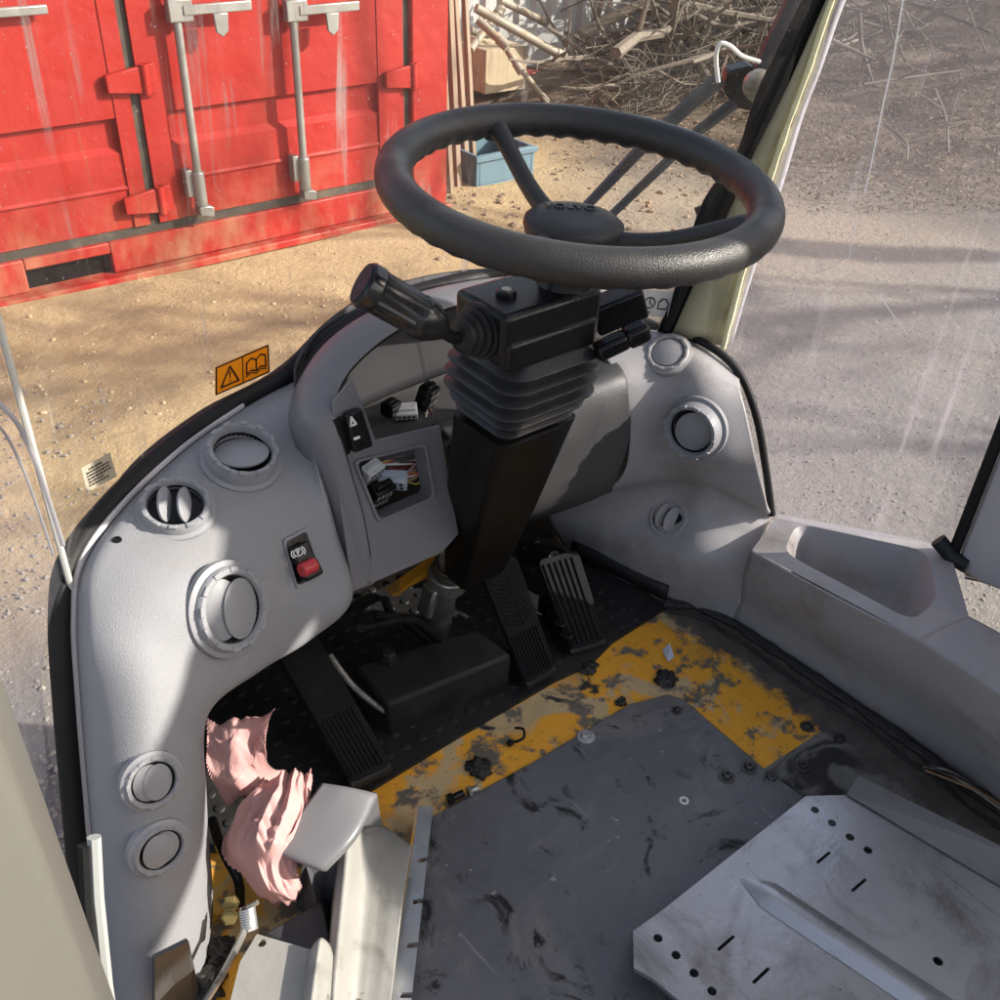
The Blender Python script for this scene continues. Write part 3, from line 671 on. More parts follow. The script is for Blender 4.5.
vent(RIGHTC, 696, 428, 30, [(.06, .62, .68, 14, .55, 0)], .55, hint=(.3, 0, 1), label='tall ring vent turned towards the driver')
vent(RIGHTC, 669, 518, 21, [(-.28, .34, .60, 60, .9, 0), (.24, .38, .62, 56, .9, 0)], .16, mat=PANELG, hint=(0, 0, 1), label='small half open vent low on the right side')
vent(RIGHTC, 668, 354, 22, [(.0, .70, .70, 0, .8, 0)], .12, mat=PANELG, hint=(0, 1, .3), dark=False, label='flat round cap on the right dashboard top')

# ---- flat marks
def uvp(q, u, v, off, n): return q[0]*(1-u)*(1-v) + q[1]*u*(1-v) + q[2]*u*v + q[3]*(1-u)*v + n*off
def marks(name, q, polys, mat, par, n, off=.0006, th=.0004):
    mb = MB()
    for k, P in enumerate(polys): mb.prism([uvp(q, u, v, off, n) for u, v in P], n*th)
    return mb.build(name, mat, par, smooth=False)
def stroke(pts, w, asp=1., closed=False):
    out = []; P = list(pts) + ([pts[0]] if closed else [])
    for (a, b) in zip(P[:-1], P[1:]):
        dx, dy = (b[0]-a[0])*asp, b[1]-a[1]; l = sqrt(dx*dx+dy*dy) or 1; nx, ny = -dy/l*w/2, dx/l*w/2; ex, ey = dx/l*w*.3, dy/l*w*.3
        out.append([((a[0]*asp-ex+nx)/asp, a[1]-ey+ny), ((b[0]*asp+ex+nx)/asp, b[1]+ey+ny), ((b[0]*asp+ex-nx)/asp, b[1]+ey-ny), ((a[0]*asp-ex-nx)/asp, a[1]-ey-ny)])
    return out
def ringpts(cx, cy, r, asp=1., n=20, a0=0, a1=2*pi): return [(cx+cos(a0+(a1-a0)*k/n)*r/asp, cy+sin(a0+(a1-a0)*k/n)*r) for k in range(n+1)]
def text_mesh(body, size, ext):
    cu = bpy.data.curves.new('lettering', 'FONT'); cu.body = body; cu.size = size; cu.extrude = ext; cu.align_x = 'CENTER'; cu.align_y = 'CENTER'; cu.resolution_u = 3
    o = bpy.data.objects.new('lettering', cu); COL.objects.link(o); dg = bpy.context.evaluated_depsgraph_get(); dg.update()
    me = bpy.data.meshes.new_from_object(o.evaluated_get(dg)); vs = [v.co.copy() for v in me.vertices]; fs = [tuple(p.vertices) for p in me.polygons]
    bpy.data.objects.remove(o); bpy.data.curves.remove(cu); bpy.data.meshes.remove(me); return vs, fs
# parking-brake switch
loc, n = hit(LEFTC, 303, 563); t = (loc-EYE).dot(FW)
def LP(px, py, off=0.): return PL(px, py, loc+n*off, n)
rq = [LP(282, 540), LP(306, 527), LP(323, 578), LP(296, 590)]
out_ = nloop(rq, .005, 5); c = sum(out_, Vector())/len(out_)
inn = [c+(p-c)*.86 for p in out_]
v, f = plate([p+n*.0022 for p in out_], [p+n*.0022 for p in inn], -n*.006); PSW = link_mesh('parking_brake_switch', v, f, DASH, DASHB, False); bevel(PSW, .001)
MB().prism([p+n*.0008 for p in inn], n*.0004).build('switch_well', BLACK, PSW, smooth=False)
q = [LP(287, 549, .003), LP(303, 541, .003), LP(311, 560, .003), LP(293, 566, .003)]
MB().prism(q, n*.010).build('switch_body', BLACK, PSW, bev=.002)
MB().prism([LP(294, 566, .003), LP(311, 559, .003), LP(318, 574, .003), LP(300, 583, .003)], n*.014).build('switch_guard', BLACK, PSW, bev=.003)
ax0, ax1 = LP(301, 571, .017), LP(315, 564, .017)
MB().cyl(ax0, ax1, .0085, 20).build('red_rocker', REDP, PSW, bev=.002)
q = [LP(292, 563, .013), LP(309, 556, .013), LP(303, 542, .013), LP(287, 549, .013)]
WM = simple('white_print', (.75, .75, .73), .5, var=0)
marks('brake_symbol', q, stroke(ringpts(.5, .5, .24, .9, 18), .06, .9) + stroke(ringpts(.5, .5, .36, .9, 6, pi*.75, pi*1.25), .06, .9) + stroke(ringpts(.5, .5, .36, .9, 6, -pi*.25, pi*.25), .06, .9) + stroke([(.45, .36), (.45, .64), (.55, .64), (.57, .57), (.54, .5), (.45, .5)], .06, .9), WM, PSW, n)
# hazard rocker
q = [SP(341, 413, .002), SP(357, 406, .002), SP(368, 444, .002), SP(349, 451, .002)]
HZ = MB().prism(q, PN*.014).build('hazard_switch', BLACK, PANEL, bev=.003)
q = [SP(349, 451, .0165), SP(368, 444, .0165), SP(357, 406, .0165), SP(341, 413, .0165)]
marks('hazard_symbol', q, stroke([(.36, .60), (.66, .60), (.50, .80)], .055, .5, True) + [[(.35, .22), (.68, .22), (.68, .29), (.35, .29)]], WM, HZ, PN)
sk = [SP(333, 420, .001), SP(340, 416, .001), SP(349, 452, .001), SP(343, 456, .001)]
MB().prism(sk, PN*.004).build('switch_slot', BLACK, PANEL)
q = [SP(415, 440, .0), SP(424, 438, .0), SP(424, 431, .0), SP(415, 433, .0)]
# windscreen stickers
def sticker(name, px, mat, label):
    H = []
    for p in px:
        l, nn = hit(WIND, *p); H.append(l)
    nn = (H[1]-H[0]).cross(H[3]-H[0]).normalized()
    if nn.dot(EYE-H[0]) < 0: nn = -nn
    H = [p+nn*.004 for p in H]
    o = MB().prism(H, nn*.0006).build(name, mat, WIND, smooth=False); o['label'] = label; return o, H, nn
AMB = film_mat('amber_sticker', (1.0, .56, .05), .7); AMB_OLD = simple('amber_sticker', (.80, .36, .02), .4, var=.04); INK = simple('black_ink', (.012, .012, .012), .5, var=0)
o, q, nn = sticker('warning_sticker', [(213, 394), (267, 371), (266, 343), (213, 366)], AMB, 'amber warning sticker with triangle and open book')
P = []
P += stroke([(.012, .025), (.988, .025), (.988, .975), (.012, .975)], .05, 2.0, True) + stroke([(.5, .03), (.5, .97)], .035, 2.0)
P += stroke([(.10, .20), (.42, .20), (.26, .82)], .06, 2.0, True) + [[(.248, .66), (.275, .66), (.267, .40), (.256, .40)], [(.25, .34), (.273, .34), (.273, .28), (.25, .28)]]
P += stroke([(.57, .28), (.57, .68), (.66, .78), (.75, .66), (.84, .78), (.93, .68), (.93, .28), (.84, .36), (.75, .26), (.66, .36)], .05, 2.0, True) + stroke([(.75, .28), (.75, .66)], .05, 2.0)
P += stroke([(.56, .2), (.66, .27), (.75, .18), (.84, .27), (.94, .2)], .04, 2.0)
marks('sticker_print', q, P, INK, o, nn, .0009)
o, q, nn = sticker('glass_label', [(83, 492), (113, 476), (106, 452), (77, 468)], film_mat('clear_label', (.62, .56, .45)), 'small pale maker label on the lower left windscreen')
P = []
for k, (a, b) in enumerate(((.2, .7), (.1, .9), (.1, .85), (.1, .9), (.1, .6), (.1, .8))):
    u = a
    while u < b-.03: wd = random.uniform(.04, .12); P.append([(u, .80-.125*k), (min(u+wd, b), .80-.125*k), (min(u+wd, b), .86-.125*k), (u, .86-.125*k)]); u += wd+.03
marks('label_print', q, P, INK, o, nn, .0009)
o, q, nn = sticker('icon_label', [(640, 314), (668, 316), (674, 291), (646, 288)], film_mat('pale_grey_label', (.70, .70, .68)), 'pale label with clock and engine pictograms')
P = stroke(ringpts(.26, .52, .20, 1.1, 18), .05, 1.1) + stroke([(.26, .66), (.26, .52), (.34, .45)], .05, 1.1)
P += stroke([(.58, .32), (.58, .62), (.66, .62), (.66, .70), (.84, .70), (.84, .62), (.92, .56), (.92, .40), (.84, .32)], .05, 1.1, True) + [[(.16, .14), (.36, .14), (.36, .19), (.16, .19)]]
marks('icon_print', q, P, INK, o, nn, .0009)

# loose connectors and wires in the recess and the switch opening
def conn(name, px, py, y, size, rz, mat, label, cat='connector', rx=0):
    p = PY(px, py, y); R = (Matrix.Rotation(rz, 3, 'Z') @ Matrix.Rotation(rx, 3, 'X'))
    t = empty(name, p - Vector((0, 0, size[2]/2)), label, cat)
    b = MB().box(p, size, R).build('body', mat, t, bev=.0015)
    MB().box(p + R @ Vector((0, 0, size[2]*.5)), (size[0]*.8, size[1]*.35, size[2]*.25), R).build('latch', mat, t, bev=.0008)
    mb = MB()
    for i in range(4):
        for j in range(2): mb.box(p + R @ Vector(((i-1.5)*size[0]*.21, -size[1]*.5, (j-.5)*size[2]*.4)), (size[0]*.11, .001, size[2]*.22), R)
    mb.build('terminal_slots', BLACK if mat is not BLACK else simple('terminal_grey', (.3, .3, .28), .4), t)
    return t
WIRES = [simple('wire_'+n_, c_, .45, var=.1) for n_, c_ in (('white', (.6, .58, .55)), ('yellow', (.55, .42, .1)), ('brown', (.25, .12, .07)), ('purple', (.28, .16, .2)), ('black', (.03, .03, .03)), ('red', (.4, .05, .03)))]
def loom(name, a, b, n, spread, label, sag=.02, r=.0013, mats=WIRES, deep=None):
    t = empty(name, a, label, 'wiring')
    for k in range(n):
        j = lambda s: Vector((random.gauss(0, s), random.gauss(0, s), random.gauss(0, s)))
        m = (a+b)/2 + Vector((0, 0, -sag)) + j(spread); MB().tube(curve([a+j(spread*.4), m, b+j(spread*.7)], 14), r, 6).build('wire', mats[k % len(mats)], t)
    return t
conn('white_connector', 406, 412, .985, (.030, .020, .022), -.5, WHITEP, 'white wire connector lying in the instrument recess', rx=.6)
conn('black_connector', 427, 396, .99, (.024, .022, .034), .4, BLACK, 'black connector with coloured wires standing in the instrument recess', rx=.3)
conn('multi_plug', 391, 408, .99, (.022, .02, .02), .3, BLACK, 'black plug tucked behind the white connector in the recess')
loom('recess_wires', PY(428, 405, .985), PY(437, 424, .965), 9, .006, 'short red and yellow wires below the black recess connector', .0)
conn('keypad_plug', 379, 495, .875, (.030, .016, .042), .1, BLACK, 'square black multi-pin plug in the switch opening', rx=.5)
conn('white_block', 371, 472, .895, (.030, .018, .022), .3, WHITEP, 'white block connector at the top left of the switch opening', rx=.4)
conn('pale_plug', 393, 480, .895, (.036, .018, .024), -.7, simple('pale_blue_plastic', (.55, .60, .66), .4), 'pale blue plug with trailing wires in the switch opening', rx=.5)
loom('switch_wires', PY(400, 478, .895), PY(428, 452, .92), 16, .006, 'bundle of brown and white wires curving through the switch opening', .012)
loom('upper_wires', PY(372, 466, .90), PY(428, 460, .925), 12, .005, 'yellow and purple wires crossing the top of the switch opening', -.004)

# ================================================================== STEERING
WC = PD(579.7, 184.1, 1.0); AX = Vector((.003, -.077, 1)).normalized()
WF = frame(WC, AX, (0, 1, 0)); WR, TRr = .186, .0188
SW = empty('steering_wheel', WC + AX*-.08, 'worn black three-spoke steering wheel with grained rubber rim', 'steering wheel')
mb = MB(); NS, NT_ = 180, 20; vs = []; fs = []
wl = lambda p: WF @ Vector(p)
for i in range(NS):
    a = 2*pi*i/NS
    for k in range(NT_):
        b = 2*pi*k/NT_; bump = -.0030*(.5+.5*sin(a*44))*max(0, -sin(b+.25))**1.5 ; r = TRr*(1.0) + bump
        vs.append(wl(((WR+cos(b)*r*.98)*cos(a), (WR+cos(b)*r*.98)*sin(a), sin(b)*r)))
for i in range(NS):
    for k in range(NT_): i2 = (i+1) % NS; k2 = (k+1) % NT_; fs.append((i*NT_+k, i2*NT_+k, i2*NT_+k2, i*NT_+k2))
mb.add(vs, fs).build('rim', WHEELM, SW, ang=80)
def rim_ang(px, py):
    d = WF.inverted() @ PL(px, py, WC, AX); return atan2(d.y, d.x)
HUBZ = -.045
a1, a2 = rim_ang(493, 122), rim_ang(772, 226)
a3 = (a1+a2)/2 + pi if abs(a1-a2) < pi else (a1+a2)/2
def spoke(a):
    mb = MB(); P = []
    for s, z in ((.028, HUBZ-.006), (.06, HUBZ-.004), (.10, HUBZ+.008), (.14, -.018), (.165, -.006), (WR-.004, -.002)):
        P.append(wl((cos(a)*s, sin(a)*s, z)))
    P = curve(P, 16); mb.tube(P, [.0125-.003*sin(pi*i/15)+(.006 if i > 13 else 0) for i in range(16)], 12); return mb.build('spoke', WHEELM, SW)
print('spokes', math.degrees(a1), math.degrees(a2), math.degrees(a3))
for a in (a1, a2, a3): spoke(a)
hm = WF @ Matrix.Translation((0, 0, HUBZ))
HUB = MB().lathe([(.030, -.045), (.036, -.030), (.044, -.012), (.047, .0), (.046, .006), (.041, .0105), (.028, .0135), (0, .0145)], hm @ Matrix.Rotation(radians(-40), 4, 'Z') @ Matrix.Diagonal((1.12, .98, 1, 1)), 44).build('hub', WHEELM, SW)
tv, tf = text_mesh('VOLVO', .0165, .0009)
tm = WF @ Matrix.Translation((0, .016, HUBZ+.0138)) @ Matrix.Rotation(a1-pi/2+.25, 4, 'Z') if 0 else WF @ Matrix.Translation((0, 0, HUBZ+.0142)) @ Matrix.Rotation(radians(-36), 4, 'Z') @ Matrix.Translation((-.004, .0155, .0002))
MB().add([tm @ v for v in tv], tf).build('hub_lettering', simple('embossed_letters', (.055, .055, .055), .4), HUB, smooth=False)

COLU = empty('steering_column', (.69, .95, 0), 'black steering column with rubber bellows, gear lever grip and stalks', 'steering column')
def axp(z): # points down the upper column
    return WC + AX*((z-WC.z)/AX.z)
def collar():
    m = frame(axp(.655), AX, (0, 1, 0)); return MB().lathe([(.036, -.035), (.036, -.012), (.033, -.008), (.033, .014), (.030, .018), (.030, .05)], m, 40).build('collar', BLACK, COLU)
collar()
hc = PY(505, 318, .70); 
hx0, hy0, hz1 = hc.x, .70, hc.z
HEAD = MB().bx(hx0, hx0+.135, hy0, hy0+.085, hz1-.060, hz1).build('head_housing', BLACK, COLU, bev=.007, bseg=3)
MB().bx(hx0+.004, hx0+.128, hy0-.004, hy0+.03, hz1-.064, hz1-.03).build('lower_shell', BLACK, COLU, bev=.006, bseg=3)
MB().lathe([(.011, 0), (.011, .004), (.009, .006), (0, .006)], Matrix.Translation((hx0+.035, hy0+.042, hz1)), 24).build('cover_screw', BLACK, HEAD)
MB().lathe([(.0055, .004), (.0055, .0075), (0, .0075)], Matrix.Translation((hx0+.035, hy0+.042, hz1)), 6).build('screw_head', STEELD, HEAD)
# gear lever
g0 = Vector((hx0+.002, hy0+.040, hz1-.030)); gd = Vector((-1, -.10, .05)).normalized()
gm = frame(g0, gd)
prof = [(.030, 0)]
for k, r in enumerate((.030, .0265, .0225, .0185)):
    prof += [(r, .002+k*.0075), (r*.99, .0055+k*.0075), (r*.80, .007+k*.0075)]
prof += [(.010, .032), (0, .033)]
GA = MB().lathe(prof, gm, 36).build('rubber_gaiter', RUBBER, COLU, ang=60)
gA = g0 + gd*.03; gB = PD(440, 328, (g0-EYE).dot(FW)-.045); gE = PD(364, 284, (g0-EYE).dot(FW)-.085)
MB().tube(curve([gA, gA*.6+gB*.4+Vector((0, 0, -.004)), gB], 12), .0065, 12).build('lever_stem', BLACK, COLU)
gx_ = (gE-gB).normalized(); L = (gE-gB).length
km = frame(gB, gx_); seg = 48; vs = []; fs = []
prof = [(.009, -.006), (.015, .002), (.0205, .012), (.0225, .022), (.0225, .026), (.0212, .030), (.0215, L-.016), (.0225, L-.014), (.0232, L-.012), (.0232, L-.001), (.0216, L+.0015)]
for k in range(seg):
    a = 2*pi*k/seg
    for i, (r, z) in enumerate(prof):
        rr_ = r*(1-.07*(k % 4 in (0,))) if 5 <= i <= 6 else r
        vs.append(km @ Vector((rr_*cos(a), rr_*sin(a), z)))
n = len(prof)
for k in range(seg): fs += [(k*n+i, ((k+1) % seg)*n+i, ((k+1) % seg)*n+i+1, k*n+i+1) for i in range(n-1)]
fs.append(tuple(k*n+n-1 for k in range(seg)))
GR = MB().add(vs, fs).build('gear_lever_grip', simple('satin_grip_plastic', (.011, .011, .012), .27, var=.1, grain=300, gdist=.0001), COLU, ang=30)
MB().lathe([(.021, L+.001), (.0200, L+.0035), (.0135, L+.0035), (.0130, L+.0030), (.0125, L+.0035), (.003, L+.0035), (0, L+.0028)], km, 40).build('end_cap', simple('blue_black_cap', (.022, .025, .034), .6, spec=.2), GR)
# stalks at the right
ts = (Vector((hx0+.12, hy0+.03, hz1-.045))-EYE).dot(FW)
def block(name, A, B, w_, h_, bv=.004):
    d_ = B-A; m = frame((A+B)/2, d_, (0, 0, 1)); return MB().box((A+B)/2, (w_, h_, d_.length), m.to_3x3()).build(name, BLACK, COLU, bev=bv, bseg=3)
block('switch_block', PD(592, 318, ts+.03), PD(642, 298, ts+.03), .034, .036)
o = block('wiper_stalk', PD(596, 353, ts-.01), PD(627, 338, ts-.01), .021, .019, .005)
o = block('stalk_tip', PD(625, 339, ts-.01), PD(648, 328, ts-.01), .024, .022, .006)
# bellows
def rrect(c, hx, hy, z, rot=0, k=7, rr=.4):
    out = []
    for (sx, sy, a0) in ((1, 1, 0), (-1, 1, 90), (-1, -1, 180), (1, -1, 270)):
        r = min(hx, hy)*rr
        for i in range(k):
            a = radians(a0 + 90*i/(k-1)); out.append(Vector((c.x + sx*(hx-r) + r*cos(a), c.y + sy*(hy-r) + r*sin(a), z)))
    return out
rings = []
zt = hz1-.058; NR = 6; pitch = .0172
bc = Vector((hx0+.078, hy0+.052, 0)); BD = Vector((.0, .17, 0))
def bring(z, hx, hy): return rrect(bc + BD*(zt-z), hx, hy, z)
rings.append(bring(zt+.004, .045, .040)); rings.append(bring(zt-.002, .055, .050)); rings.append(bring(zt-.014, .064, .060))
for k in range(NR):
    z = zt-.016-k*pitch; w = .066 + .004*sin(pi*(k+.6)/NR) - .006*max(0, k-3)
    rings += [bring(z, w-.001, w-.004), bring(z-.0022, w+.001, w-.002), bring(z-.0045, w, w-.003), bring(z-.0075, w-.010, w-.013), bring(z-.0115, w-.011, w-.014), bring(z-pitch+.0012, w-.006, w-.009)]
z = zt-.016-NR*pitch; rings += [bring(z, .052, .050), bring(z-.004, .045, .042)]
L = len(rings[0]); vs = [p for r in rings for p in r]
fs = [(r*L+i, r*L+(i+1) % L, (r+1)*L+(i+1) % L, (r+1)*L+i) for r in range(len(rings)-1) for i in range(L)]
fs += [tuple(range(L)), tuple((len(rings)-1)*L+i for i in range(L))]
o = MB().add(vs, fs).build('bellows_boot', BOOTM, COLU, ang=50)
zb_ = z; cb = bc + BD*(zt-zb_)
# lower column cover: tapering box
e1 = PY(474, 572, .885)
A = rrect(cb+Vector((.004, 0, 0)), .060, .048, zb_+.004, rr=.25, k=4); B = rrect(Vector((e1.x, e1.y, 0)), .038, .026, e1.z, rr=.3, k=4); Mm = rrect((cb+Vector((e1.x, e1.y, 0)))*.5, .050, .040, (zb_+e1.z)*.5, rr=.25, k=4)
L = len(A); fs = [(r*L+i, r*L+(i+1) % L, (r+1)*L+(i+1) % L, (r+1)*L+i) for r in range(2) for i in range(L)] + [tuple(range(L)), tuple(2*L+i for i in range(L))]
MB().add(A+Mm+B, fs).build('column_cover', simple('dark_column_cover', (.009, .008, .007), .42, spec=.2, var=.3, vs=5, grain=300, gdist=.0002, dirt=(.026, .021, .016), dlo=.55, dhi=.8, ds=12), COLU)
sa, sb = PY(452, 560, .92), PY(436, 632, .945)
MB().cyl(sa, sb, .0195, 28).build('lower_shaft', STEELD, COLU)
u = (sb-sa).normalized()
MB().cyl(sa+u*.008, sa+u*.020, .027, 28).build('yoke_ring', simple('worn_brassy_steel', (.16, .13, .085), .4, .6, var=.3, dirt=(.05, .04, .03), dlo=.45, dhi=.7, ds=30), COLU, bev=.002)
MB().cyl(sa+u*.026, sa+u*.052, .031, 28).build('yoke_ring', STEELD, COLU, bev=.003)
yk = (sa+sb)/2
MB().box(yk + Vector((-.032, -.004, .012)), (.012, .03, .05), Matrix.Rotation(.3, 3, 'Y')).build('yoke_ear', STEELD, COLU, bev=.004)

# ================================================================== PEDAL BOX
VB = empty('pedal_valve_block', (.61, .88, 0), 'grimy black brake valve block on the floor under the steering column', 'valve block')
bq = [PZ(352, 665, .07), PZ(478, 628, .07), PZ(512, 655, .07), PZ(388, 705, .07)]
BB = MB().prism([p-Vector((0, 0, .07)) for p in bq], (0, 0, .07)).build('body', FIREM, VB, bev=.006)
p = PZ(389, 659, .07); BT = MB().lathe([(.0145, 0), (.0145, .004), (.0105, .004), (.0105, .013), (.009, .015), (0, .015)], Matrix.Translation(p), 6).build('hex_bolt', simple('grimy_bolt', (.05, .048, .045), .45, .5), VB)
MB().cyl(PZ(392, 705, .028), PZ(512, 657, .028), .014, 20).build('cross_tube', RUBBER, VB)
MB().tube(curve([PZ(330, 655, .10), PZ(352, 685, .07), PZ(380, 708, .05), PZ(397, 716, .03)], 12), .0045, 10).build('link_rod', STEELD, VB)
for k in range(3):
    a = PZ(385-k*12, 600+k*14, .22); MB().tube(curve([a, PZ(395+k*8, 620, .15), PZ(420+k*10, 640, .09)], 12), .006, 10).build('hose', BLACK, VB)
# yellow frame rail glimpsed under the dash
MB().prism([PY(392, 596, .95), PY(452, 553, .95), PY(455, 562, .95), PY(408, 588, .95), PY(398, 596, .95)], (0, .02, 0)).build('frame_lug', YEL, VB)
def pedal(q, zt, zb, label, ribs=8, rib_from=.58, herring=True, group='pedals', thick=.016):
    Q = [PZ(*q[0], zt), PZ(*q[1], zt), PZ(*q[2], zb), PZ(*q[3], zb)]   # top-left, top-right, bottom-right, bottom-left
    n = (Q[1]-Q[0]).cross(Q[3]-Q[0]).normalized()
    if n.z < 0: n = -n
    t = empty('foot_pedal', (Q[2]+Q[3])/2 - Vector((0, 0, zb)), label, 'pedal', group)
    PPl = nloop([p - n*thick for p in Q], .012, 4)
    MB().prism(PPl, n*thick).build('pad', PEDALM, t, bev=.002)
    Qm = [Q[0], Q[1], Q[2], Q[3]]; mb = MB()
    def U(u, v, o): return uvp(Qm, u, v, o, n)
    for k in range(ribs):
        u0 = .08 + .84*k/ribs; u1 = u0 + .84/ribs*.55
        mb.prism([U(u0, rib_from, -.0005), U(u1, rib_from, -.0005), U(u1, .97, -.0005), U(u0, .97, -.0005)], n*.0035)
    mb.build('tread_ribs', PEDALM, t, bev=.0008, smooth=False)
    if herring:
        mb = MB()
        for k in range(13):
            v0 = .04 + k*.038
            mb.prism([U(.10, v0, -.0005), U(.48, v0+.055, -.0005), U(.48, v0+.072, -.0005), U(.10, v0+.017, -.0005)], n*.0022)
            mb.prism([U(.52, v0+.055, -.0005), U(.90, v0, -.0005), U(.90, v0+.017, -.0005), U(.52, v0+.072, -.0005)], n*.0022)
        mb.build('herringbone_tread', PEDALM, t, smooth=False)
    MB().cyl((Q[0]+Q[1])/2 - n*.016, (Q[0]+Q[1])/2 + Vector((0, .08, -.06)), .012, 12).build('pedal_arm', FIREM, t)
    MB().cyl(Q[3]-n*.012, Q[2]-n*.012, .009, 12).build('hinge_pin', FIREM, t)
    return t
pedal([(272, 644), (311, 625), (392, 764), (352, 783)], .15, .035, 'left foot pedal with herringbone tread above ribbed black rubber toe pad')
pedal([(478, 565), (516, 554), (556, 667), (527, 684)], .15, .03, 'middle foot pedal beside the steering shaft, straight ribs at its toe', 9, .62)
pedal([(537, 560), (578, 549), (606, 639), (571, 650)], .10, .02, 'right foot pedal, a scuffed flat accelerator board', 6, .07, False, thick=.012)
mb = MB(); 
for k in range(4): mb.box(PZ(545+k*7, 605+k*12, .03), (.014, .02, .03), Matrix.Rotation(.4, 3, 'Z'))
mb.build('linkage', BLACK, VB, bev=.002)

# ================================================================== FLOOR COVERINGS
rp = [PZ(*p, .006) for p in ((330, 815), (370, 790), (455, 738), (555, 680), (590, 664), (613, 641), (668, 606), (640, 588), (575, 556))] + [Vector((1.0, 1.09, .006)), Vector((.2, 1.09, .006)), Vector((.10, .85, .006)), PZ(215, 850, .006), PZ(262, 862, .006)]
RM = poly_sheet('rubber_mat', rp, FIREM, .006); tag(RM, 'black rubber mat with raised dots around the pedals', 'floor mat')
mb = MB()
for i in range(26):
    for j in range(16):
        x, y = .26+i*.028, .76+j*.028
        P = Vector((x, y, .006)); 
        if y < .775 and x > .4: continue
        mb.lathe([(.0075, 0), (.006, .002), (0, .0028)], Matrix.Translation(P), 10)
mb.build('raised_dots', FIREM, RM)
pp = [PZ(*p, .005) for p in ((433, 816), (534, 761), (629, 704), (668, 694), (684, 699), (692, 706), (765, 769), (830, 815))] + [Vector((1.0, .2, .005)), Vector((1.0, -.5, .005)), Vector((.1, -.5, .005)), PZ(394, 1010, .005)]
PLT = poly_sheet('floor_plate', pp, PLATEM, .005, bev=.0015); tag(PLT, 'dark oily steel plate covering the middle of the cab floor', 'floor plate')
# seat mounting tray
TZ = .055
def T(px, py, z=TZ): return PZ(px, py, z)
def circ(px, py, r, n=14):
    c = T(px, py); return [c + Vector((cos(2*pi*k/n)*r, sin(2*pi*k/n)*r, 0)) for k in range(n)]
def slot(a, b, w):
    A, B = T(*a), T(*b); d = (B-A).normalized(); s = Vector((-d.y, d.x, 0))*w; return [A+s, B+s, B-s, A-s]
TRAYE = empty('seat_tray', PZ(800, 940, 0), 'bent bare steel seat tray with round holes, slots and a raised lip', 'seat tray')
gA, gB = T(742, 878), T(930, 1003); gd2 = (gB-gA).normalized(); gn = Vector((-gd2.y, gd2.x, 0))
outl = [T(633, 931), T(660, 912), T(806, 796), T(846, 795), T(1010, 893), T(1080, 940), T(1080, 1100), T(760, 1100), T(690, 1010), T(652, 978), T(634, 968)]
holes = [circ(658, 938, .0052), circ(676, 955, .0052), circ(694, 973, .0052), circ(712, 991, .0052), circ(815, 810, .0052), circ(832, 823, .0052), circ(850, 837, .0055), circ(868, 850, .0055), circ(938, 961, .0055),
         slot((817, 863), (830, 852), .0018), slot((852, 891), (866, 879), .0018), slot((718, 950), (734, 936), .0018), slot((753, 983), (769, 968), .0018)]
o = holed('tray_plate', outl, holes, Vector((0, 0, 1)), .003, TRAYM, TRAYE)
# pressed bend line: raised bead
mb = MB(); K = 24; prof = [(-.020, .0004), (-.012, .0032), (-.004, .0062), (.004, .0066), (.012, .0036), (.020, .0004)]
vs = []; 
for i in range(K):
    p = gA + gd2*((gB-gA).length*1.15*i/(K-1)); s = min(1, i/3)
    for (a, z) in prof: vs.append(p + gn*a*(.25+.75*s) + Vector((0, 0, z*s+.0003)))
n = len(prof); fs = [(i*n+j, i*n+j+1, (i+1)*n+j+1, (i+1)*n+j) for i in range(K-1) for j in range(n-1)]
link_mesh('pressed_bead', vs, fs, TRAYM, TRAYE)
lipm = simple('shaded_grey_lip', (.155, .145, .145), .55, .2, var=.15, vs=6, dirt=(.10, .085, .075), dlo=.5, dhi=.8, ds=15)  # same tray steel, its shade put into a darker grey
e = [T(846, 795), T(1010, 893), T(1085, 938)]; h = Vector((.022, .012, .040))
vs = []
for p in e: vs += [p+Vector((0, 0, .0015)), p+h]
vs[1] = e[0] + Vector((.030, .006, .012)); vs[0] = e[0]+Vector((0, 0, .0015))
o = link_mesh('raised_lip', vs, [(0, 2, 3, 1), (2, 4, 5, 3)], lipm, TRAYE, False); solid(o, .004, 0); bevel(o, .0012)
mb = MB().prism([T(634, 968, TZ-.003), T(652, 978, TZ-.003), T(690, 1010, TZ-.003), T(690, 1010, .02), T(652, 978, .02), T(634, 968, .02)], (-.003, -.002, 0)); mb.build('turned_down_lip', lipm, TRAYE, smooth=False)
mb = MB().prism([T(633, 931, TZ-.003), T(660, 912, TZ-.003), T(806, 796, TZ-.003), T(806, 796, .008), T(660, 912, .008), T(633, 931, .008)], (.003, -.006, 0)); mb.build('turned_down_lip', TRAYM, TRAYE, smooth=False)

